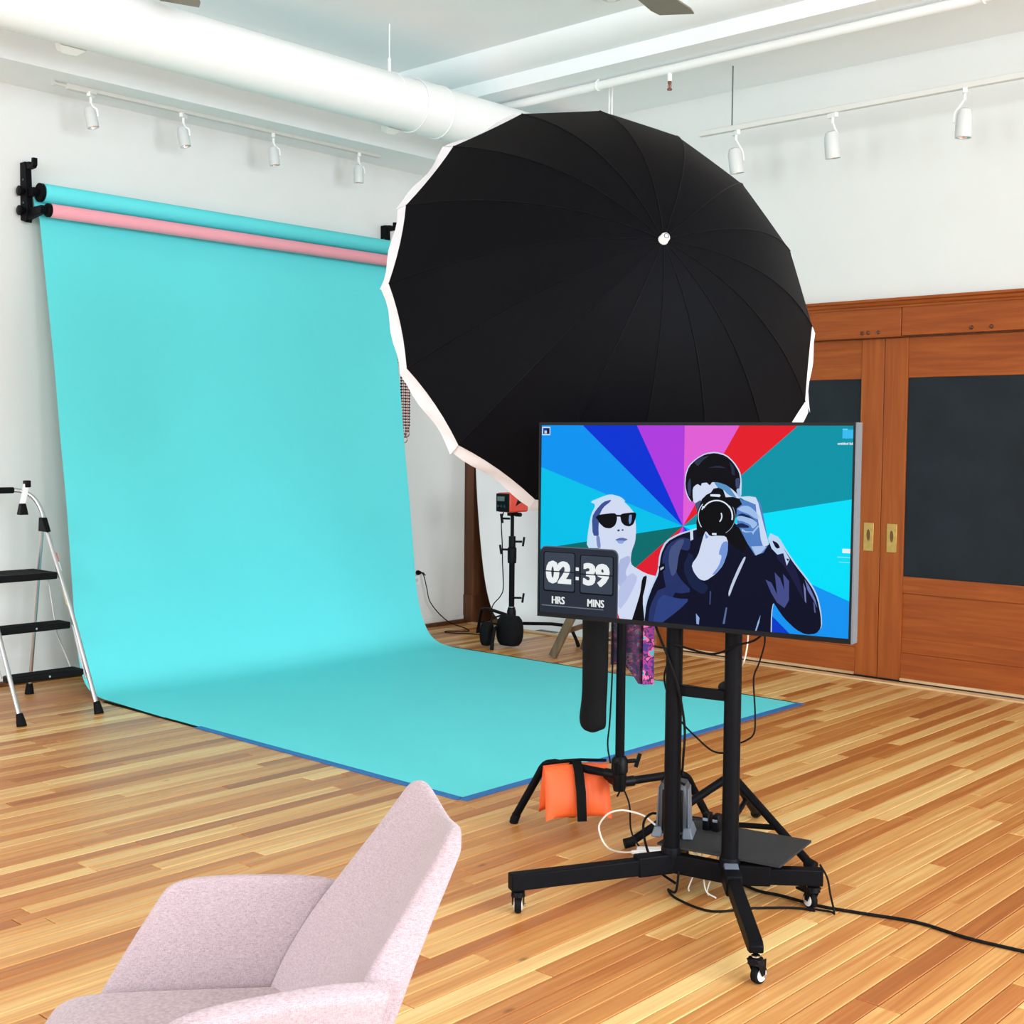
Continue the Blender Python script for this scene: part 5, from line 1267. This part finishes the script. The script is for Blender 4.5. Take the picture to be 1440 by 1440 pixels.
loft([rr_box(.10, .10, .02, .012), rr_box(.105, .105, .02, .10), rr_box(.10, .10, .024, .165), rr_box(.085, .085, .024, .182)]).build('body', M_upsgrey, ups)
MB().b(-.036, .036, -.056, .056, .02, .165).build('dark_face', M_black_plastic, ups, bevel=.006)
for s in (-1, 1):
    MB().shell([[(s * .05, -.045, .03), (s * .05, .045, .03)], [(s * .047, -.04, .165), (s * .047, .04, .165)]], [[(s * .058, -.042, .03), (s * .058, .042, .03)], [(s * .052, -.036, .165), (s * .052, .036, .165)]]).build('side_grip', M_upslight, ups, bevel=.004)
    MB().shell([[(s * .035, -.066, 0), (s * .035, .066, 0)], [(s * .035, -.05, .035), (s * .035, .05, .035)]], [[(s * .072, -.062, 0), (s * .072, .062, 0)], [(s * .06, -.05, .035), (s * .06, .05, .035)]]).build('foot', M_upslight, ups, bevel=.004)
pa = tag(empty('plug_adapter', cw(-.055, .235, .166), CA), 'black twin plug adapter lying on the cart shelf', 'adapter')
for s in (-1, 1):
    MB().b(s * .018 - .013, s * .018 + .013, -.02, .02, 0, .058).build('plug_body', M_black_plastic, pa, bevel=.005)
    MB().b(s * .018 - .009, s * .018 + .009, -.022, -.018, .034, .044).build('metal_clip', M_chrome, pa)
pb = tag(empty('power_brick', (4.735, -3.845, 0), .70), 'white power adapter lying on the floor behind the cart leg', 'power adapter')
MB().b(-.065, .065, -.022, .022, .0, .034).build('brick_body', M_plasticwhite, pb, bevel=.006)
MB().cyl((-.085, 0, .017), (-.064, 0, .017), .007, .009, n=10).build('strain_relief', M_plasticwhite, pb)

def cable(name, pts, r, m, label, n=6, cat='cable'):
    P = curve(pts, n)
    c = P[0]
    o_ = MB().tube([p - c for p in P], r, 8).build(name, m)
    o_.location = c
    return tag(o_, label, cat)
cable('extension_cord', [(7.6, -3.62, .006), (6.9, -3.70, .006), (6.35, -3.77, .006), (6.047, -3.80, .006), (5.88, -3.815, .006), (5.715, -3.80, .006), (5.547, -3.85, .006), (5.42, -3.885, .006), (5.285, -3.888, .006), (5.19, -3.90, .006), (5.07, -3.86, .006), (4.97, -3.86, .006)], .0055, M_rubber, 'thick black extension cord running across the floor to the cart', cat='cord')
cable('power_cable', [cw(-.06, -.033, .095), cw(-.065, -.045, .03), (4.975, -4.10, .006), (5.046, -4.15, .005), (5.19, -4.167, .005), (5.273, -4.05, .005), (5.369, -3.955, .005), (5.43, -3.93, .005)], .004, M_rubber, 'black cable looping on the floor under the cart')
cable('power_cable', [cw(.36, .13, .15), cw(.385, .13, .11), cw(.40, .12, .06), cw(.42, .10, .012), cw(.40, .12, .006), (5.40, -3.93, .006)], .0035, M_rubber, 'short black cable dropping behind the cart wheel with the brake')
wl = [(4.67, -3.90, .017), (4.655, -3.93, .02), (4.645, -3.975, .035), (4.632, -4.0, .055), (4.607, -4.0, .085), (4.60, -4.0, .125), (4.638, -4.0, .172), (4.69, -4.0, .196), (4.735, -4.0, .202), (4.79, -3.99, .195), (4.835, -3.985, .172), (4.87, -3.985, .17)]
cable('white_cable', wl, .0035, M_cablewhite, 'white cable curling up in a loop beside the cart')
cable('power_cable', [(4.56, -3.845, .19), (4.585, -3.85, .225), (4.605, -3.85, .205), (4.622, -3.85, .163), (4.628, -3.85, .085), (4.65, -3.85, .045), (4.69, -3.86, .02), (4.74, -3.87, .006)], .0032, M_rubber, 'thin black cable hanging from the umbrella stand base')
cable('power_cable', [(4.525, -3.842, 1.15), (4.527, -3.845, .9), (4.53, -3.845, .7), (4.525, -3.85, .48), (4.518, -3.853, .38), (4.53, -3.85, .31)], .0032, M_rubber, 'thin black cable running down the umbrella stand column')
cable('display_cable', [cw(-.16, -.055, .95), cw(-.15, -.04, .89), cw(-.11, -.036, .80), cw(-.08, -.036, .73), cw(-.068, -.022, .66), cw(-.062, .0, .56), cw(-.066, .0, .46), cw(-.078, .02, .40)], .0042, M_rubber, 'black cable crossing in front of the column next to the timer side')
cable('display_cable', [cw(-.105, .035, .83), cw(-.14, .03, .77), cw(-.152, .03, .71), cw(-.13, .035, .64), cw(-.09, .038, .575), cw(-.03, .03, .53), cw(.03, .025, .495), cw(.09, .034, .495)], .0032, M_rubber, 'thin black cable sagging between the two cart columns')
cable('display_cable', [cw(-.09, -.032, .845), cw(-.04, -.02, .832), cw(.02, -.015, .822), cw(.07, -.030, .832), cw(.13, -.036, .862), cw(.19, -.04, .885), cw(.24, -.055, .93)], .0036, M_rubber, 'black cable strung across both columns just below the screen')
cable('display_cable', [cw(.225, -.06, .93), cw(.225, -.05, .88), cw(.20, -.03, .81), cw(.175, .0, .77), cw(.165, .02, .73), cw(.172, .02, .64), cw(.17, .02, .575), cw(.14, .03, .545), cw(.10, .038, .525)], .0028, M_rubber, 'thin black cable hanging in a curve beside the cart column away from the timer')
cable('white_cable', [cw(.17, -.05, .93), cw(.163, -.035, .87), cw(.14, .0, .81), cw(.112, .036, .76), cw(.112, .038, .6), cw(.106, .04, .50), cw(.085, .045, .40), cw(.066, .045, .30), cw(.07, .05, .22), cw(.08, .06, .171)], .0026, M_cablewhite, 'thin white cable trailing down behind the cart column')
cable('power_cable', [cw(-.175, .13, .30), cw(-.195, .12, .335), cw(-.175, .10, .365), cw(-.13, .09, .36), cw(-.10, .10, .348)], .004, M_rubber, 'short black cable looped over the grey power unit')
cable('power_cable', [cw(-.175, .10, .23), cw(-.215, .08, .235), cw(-.235, .06, .20), cw(-.215, .05, .12), cw(-.175, .06, .05), cw(-.12, .08, .01)], .0045, M_rubber, 'black cable drooping off the grey power unit to the floor')
for k, (a, b_) in enumerate((((-.07, .06, .155), (.05, .02, .012)), ((-.02, .07, .155), (-.05, .03, .012)), ((.03, .07, .155), (.02, .03, .012)))):
    A, B = cw(*a), cw(*b_)
    cable('white_cable', [A, A.lerp(B, .4) + Vector((.01, .0, .015)), A.lerp(B, .75) + Vector((-.012, 0, -.02)), B], .0025, M_cablewhite, ['thin white cable slanting under the shelf between the columns', 'thin white cable under the shelf beside the timer side column', 'thin white cable under the middle of the cart shelf'][k])

# ================================================================== RED STROBE IN THE BACK
RB = Vector((1.03, -.56, 0))
rs = tag(empty('light_stand', RB), 'black turtle-base light stand with the red strobe by the doorway', 'light stand')
MB().cyl((0, 0, .16), (0, 0, .70), .021, n=16).build('column', M_black, rs)
MB().lathe([(0, 0), (.032, 0), (.034, .2), (.034, .55), (.026, .6), (.026, 1), (0, 1)], (0, 0, .60), (0, 0, .80), 18).build('riser_collar', M_black_plastic, rs)
MB().cyl((0, 0, .78), (0, 0, .97), .014, n=12).build('riser', M_black, rs)
MB().lathe([(0, 0), (.03, 0), (.034, .2), (.034, .8), (.026, 1), (0, 1)], (0, 0, .12), (0, 0, .27), 18).build('base_collar', M_black_plastic, rs)
MB().cyl((0, 0, .262), (0, 0, .275), .0235, n=16).build('steel_ring', M_chrome, rs)
for ang, z in ((.75, .76), (3.8, .70), (.7, .34), (3.5, .93)):
    d = Vector((math.cos(ang), math.sin(ang), 0))
    kn = MB().cyl(d * .02 + Vector((0, 0, z)), d * .075 + Vector((0, 0, z)), .008, n=8)
    kn.bar(d * .08 + Vector((0, 0, z - .035)), d * .09 + Vector((0, 0, z + .035)), .016, .016, up=d)
    kn.build('wing_knob', M_black_plastic, rs)
for foot, zb in (((.50, -.37), .20), ((1.50, -.34), .15), ((1.15, -.90), .15)):
    f = Vector((foot[0], foot[1], 0)) - RB
    d = f.normalized(); ln = f.length
    pts = [d * .02 + Vector((0, 0, zb))] + curve([d * (ln * .6) + Vector((0, 0, zb + .01)), d * (ln * .84) + Vector((0, 0, zb)), d * (ln * .9) + Vector((0, 0, zb * .8)), f + Vector((0, 0, .012))], 4)
    lg = MB().tube(pts, .0125, 10).build('leg', M_black, rs)
    MB().tube([pts[-1] + (pts[-2] - pts[-1]).normalized() * .03, f + Vector((0, 0, .001))], .0145, 10).build('rubber_foot', M_rubber, lg)
rh = tag(empty('studio_strobe', RB + Vector((0, 0, 1.05)), math.radians(-3)), 'small red studio strobe head on a black stand', 'strobe')
MB().b(-.062, .062, -.085, .085, -.06, .065).build('housing', M_red, rh, bevel=.012)
MB().b(-.058, .058, -.092, -.084, -.056, .06).build('control_face', M_black_plastic, rh, bevel=.003)
MB().b(-.044, .02, -.095, -.091, .012, .042).build('display', mat('dim_display', (96, 104, 96), .3), rh)
for k in range(3):
    MB().cyl((-.036 + .03 * k, -.091, -.02), (-.036 + .03 * k, -.098, -.02), .008, n=10).build('dial', M_upsgrey, rh)
emb = MB().prism([(-.034, -.02), (.034, .012), (-.01, .03)], lambda a, b_, d_: (.0615 + d_, a, b_), 0, .002)
emb.build('side_emblem', M_black_plastic, rh)
MB().b(-.02, .02, -.03, .03, -.085, -.06).build('mount_shoe', M_black_plastic, rh, bevel=.004)
MB().cyl((.03, 0, -.075), (.075, 0, -.075), .014, n=10).build('tilt_knob', M_black_plastic, rh)
MB().cyl((-.01, .02, .064), (-.01, .02, .09), .007, n=8).build('modelling_nub', M_red, rh)
rh.scale = (1.15, 1.15, 1.15)
bs = tag(empty('sandbag', (1.115, -.765, 0)), 'black weight bag hung on the leg of the red strobe stand', 'sandbag')
def lump(w, d, h, cx_, cy_, cz_, mb):
    rows = []
    for i in range(9):
        ph = math.pi * i / 8
        rows.append([(cx_ + w * (math.sin(ph) ** .4) * math.copysign(abs(math.cos(t)) ** .6, math.cos(t)), cy_ + d * (math.sin(ph) ** .4) * math.copysign(abs(math.sin(t)) ** .6, math.sin(t)), cz_ - h * math.cos(ph)) for t in [2 * math.pi * k / 16 for k in range(17)]])
    return mb.grid(rows)
lump(.10, .075, .115, .05, .04, .125, MB()).build('weight_pouch', M_bagblack, bs, angle=80)
lump(.045, .05, .09, -.075, -.07, .10, MB()).build('weight_pouch', M_bagblack, bs, angle=80)
MB().tube([(.08, .06, .17), (.07, .04, .225), (.0, .0, .235), (-.05, -.04, .215), (-.06, -.05, .17)], .007, 8).build('carry_strap', M_bagblack, bs)
cable('strobe_cord', [(.985, -.60, 1.0), (.975, -.62, .9), (.985, -.62, .75), (.99, -.62, .6), (1.0, -.62, .42), (.97, -.62, .35), (.90, -.63, .27), (.88, -.62, .15), (.82, -.60, .01), (.62, -.45, .006), (.36, -.56, .006), (.30, -.50, .006), (.42, -.40, .006), (.30, -.30, .006), (.14, -.32, .04), (.09, -.40, .12), (.06, -.47, .22), (.055, -.50, .33), (.05, -.53, .43), (.03, -.548, .455)], .0042, M_rubber, 'black cord from the wall outlet to the red strobe', cat='cord')
pg = tag(empty('power_plug', (.009, -.56, .45), 0), 'black plug pushed into the wall outlet', 'plug')
MB().lathe([(0, 0), (.018, 0), (.02, .3), (.012, .8), (.007, 1), (0, 1)], (0, 0, 0), (.045, .0, .004), 14).build('plug_body', M_rubber, pg)
MB().tube([(.04, 0, .004), (.05, .02, .0), (.05, .04, -.02)], .005, 8).build('plug_tail', M_rubber, pg)

# ---- wooden folding trestle half hidden behind the screen
ea = tag(empty('wooden_trestle', (1.95, -.6, 0)), 'weathered folding wooden trestle behind the screen by the doors', 'trestle')
E_ = lambda x, y, z: (x - 1.95, y + .6, z)
for sx, xf, xt in ((0, 1.68, 1.82), (1, 2.10, 2.06)):
    MB().bar(E_(xf, -.845, .008), E_(xt + (.0 if sx else .19), -.64, .85), .024, .064, up=(1, 0, 0)).build('front_leg', M_easel, ea, bevel=.002)
    MB().bar(E_(xf - .03 + .06 * sx, -.46, .006), E_(xt + (.02 if sx else .17), -.61, .85), .024, .06, up=(1, 0, 0)).build('rear_leg', M_easel, ea, bevel=.002)
    MB().bar(E_(xf + (.06 if not sx else -.06), -.80, .185), E_(xf + (.02 if not sx else -.02), -.49, .20), .018, .035).build('side_stretcher', M_easel, ea, bevel=.002)
MB().bar(E_(1.93, -.63, .87), E_(2.12, -.63, .87), .06, .05).build('top_rail', M_easel, ea, bevel=.002)

# ================================================================== PINK ARMCHAIR
ac = tag(empty('armchair', (5.709, -6.174, 0), math.radians(-122.9)), 'pale pink upholstered armchair with winged back and sloping arms', 'armchair')
def interp(tab, x):
    if x <= tab[0][0]: return tab[0][1]
    for (a, va), (b_, vb) in zip(tab, tab[1:]):
        if x <= b_: return va + (vb - va) * (x - a) / (b_ - a)
    return tab[-1][1]
WTAB = [(.30, .20), (.40, .225), (.52, .246), (.62, .250), (.68, .229), (.74, .213), (.80, .203), (.84, .196), (.88, .186)]
XTAB = [(.30, .115), (.40, .068), (.50, .018), (.60, -.045), (.70, -.108), (.80, -.166), (.88, -.208)]
front, back = [], []
ZR = [.30, .36, .44, .52, .60, .68, .76, .82, .86, .875]
SC = [-1, -.93, -.75, -.5, -.25, 0, .25, .5, .75, .93, 1]
for z in ZR:
    fr_, bk_ = [], []
    for s in SC:
        ztop = .838 + .042 * abs(s) ** 1.6 - .045 * max(0, abs(s) - .88) / .12
        zz = .30 + (z - .30) * (ztop - .30) / (.875 - .30)
        w_ = interp(WTAB, z)
        th = interp([(.30, .085), (.5, .085), (.65, .055), (.76, .034), (.875, .016)], z) * (1 + .15 * abs(s))
        wing = .055 * abs(s) ** 2.4 * interp([(.3, .6), (.55, 1.1), (.7, 1.0), (.875, .55)], z)
        x = interp(XTAB, z) + wing
        fr_.append((x, s * w_, zz))
        bk_.append((x - th * .95 - wing * .25, s * (w_ + .012), zz - th * .22))
    front.append(fr_); back.append(bk_)
MB().shell(front, back).build('backrest', M_chair, ac, angle=180, subsurf=2)
for sgn in (1, -1):
    inn, out = [], []
    for i, u in enumerate([0, .04, .2, .4, .6, .8, .95, 1]):
        a, b_ = [], []
        for v in [0, .08, .3, .55, .8, .95, 1]:
            zt = .652 + (.016 if sgn > 0 else 0) + .006 * math.sin(math.pi * u) - .030 * max(0, (u - .9) / .1) ** 2 - .012 * max(0, (.1 - u) / .1)
            z = .33 + (zt - .33) * v
            xr = .03 - .10 * v
            xf = .455 - .175 * v ** 1.15
            x = xr + (xf - xr) * u
            y = (.222 + .030 * v) + (.075 - .008 * v) * u - .012 * math.sin(math.pi * u) * math.sin(math.pi * v)
            th = .052 - .012 * v
            a.append((x, sgn * y, z)); b_.append((x - .006 * u, sgn * (y + th), z - .012))
        inn.append(a); out.append(b_)
    MB().shell(inn, out).build('armrest', M_chair, ac, angle=180, subsurf=2)
# seat cushion
top, bot = [], []
for i, u in enumerate([0, .05, .25, .5, .72, .88, .96, 1]):
    a, b_ = [], []
    for s in [-1, -.92, -.6, -.2, .2, .6, .92, 1]:
        x = .035 + .475 * u - .035 * abs(s) ** 3 * u
        y = s * (.222 + .070 * u)
        z = .462 + .012 * (1 - s * s) * math.sin(math.pi * min(1, u * 1.1)) - .030 * max(0, (u - .85) / .15) ** 2
        a.append((x, y, z)); b_.append((x - .012 * u, y * .985, .345))
    top.append(a); bot.append(b_)
MB().shell(top, bot).build('seat_cushion', M_chair, ac, angle=180, subsurf=2)
MB().shell([[(.0 + .44 * u, s * (.215 + .08 * u), .35) for s in (-1, -.5, 0, .5, 1)] for u in (0, .33, .66, 1)], [[(.03 + .38 * u, s * (.18 + .06 * u), .29) for s in (-1, -.5, 0, .5, 1)] for u in (0, .33, .66, 1)]).build('seat_base', M_chair, ac, angle=60)
for sx, sy in ((0, -1), (0, 1), (1, -1), (1, 1)):
    a = Vector((.07 + .31 * sx, sy * (.16 + .04 * sx), .30)); b_ = Vector((-.02 + .47 * sx, sy * (.22 + .05 * sx), 0))
    MB().lathe([(0, 0), (.017, 0), (.010, 1), (0, 1)], a, b_, 14).build('leg', M_easel, ac)
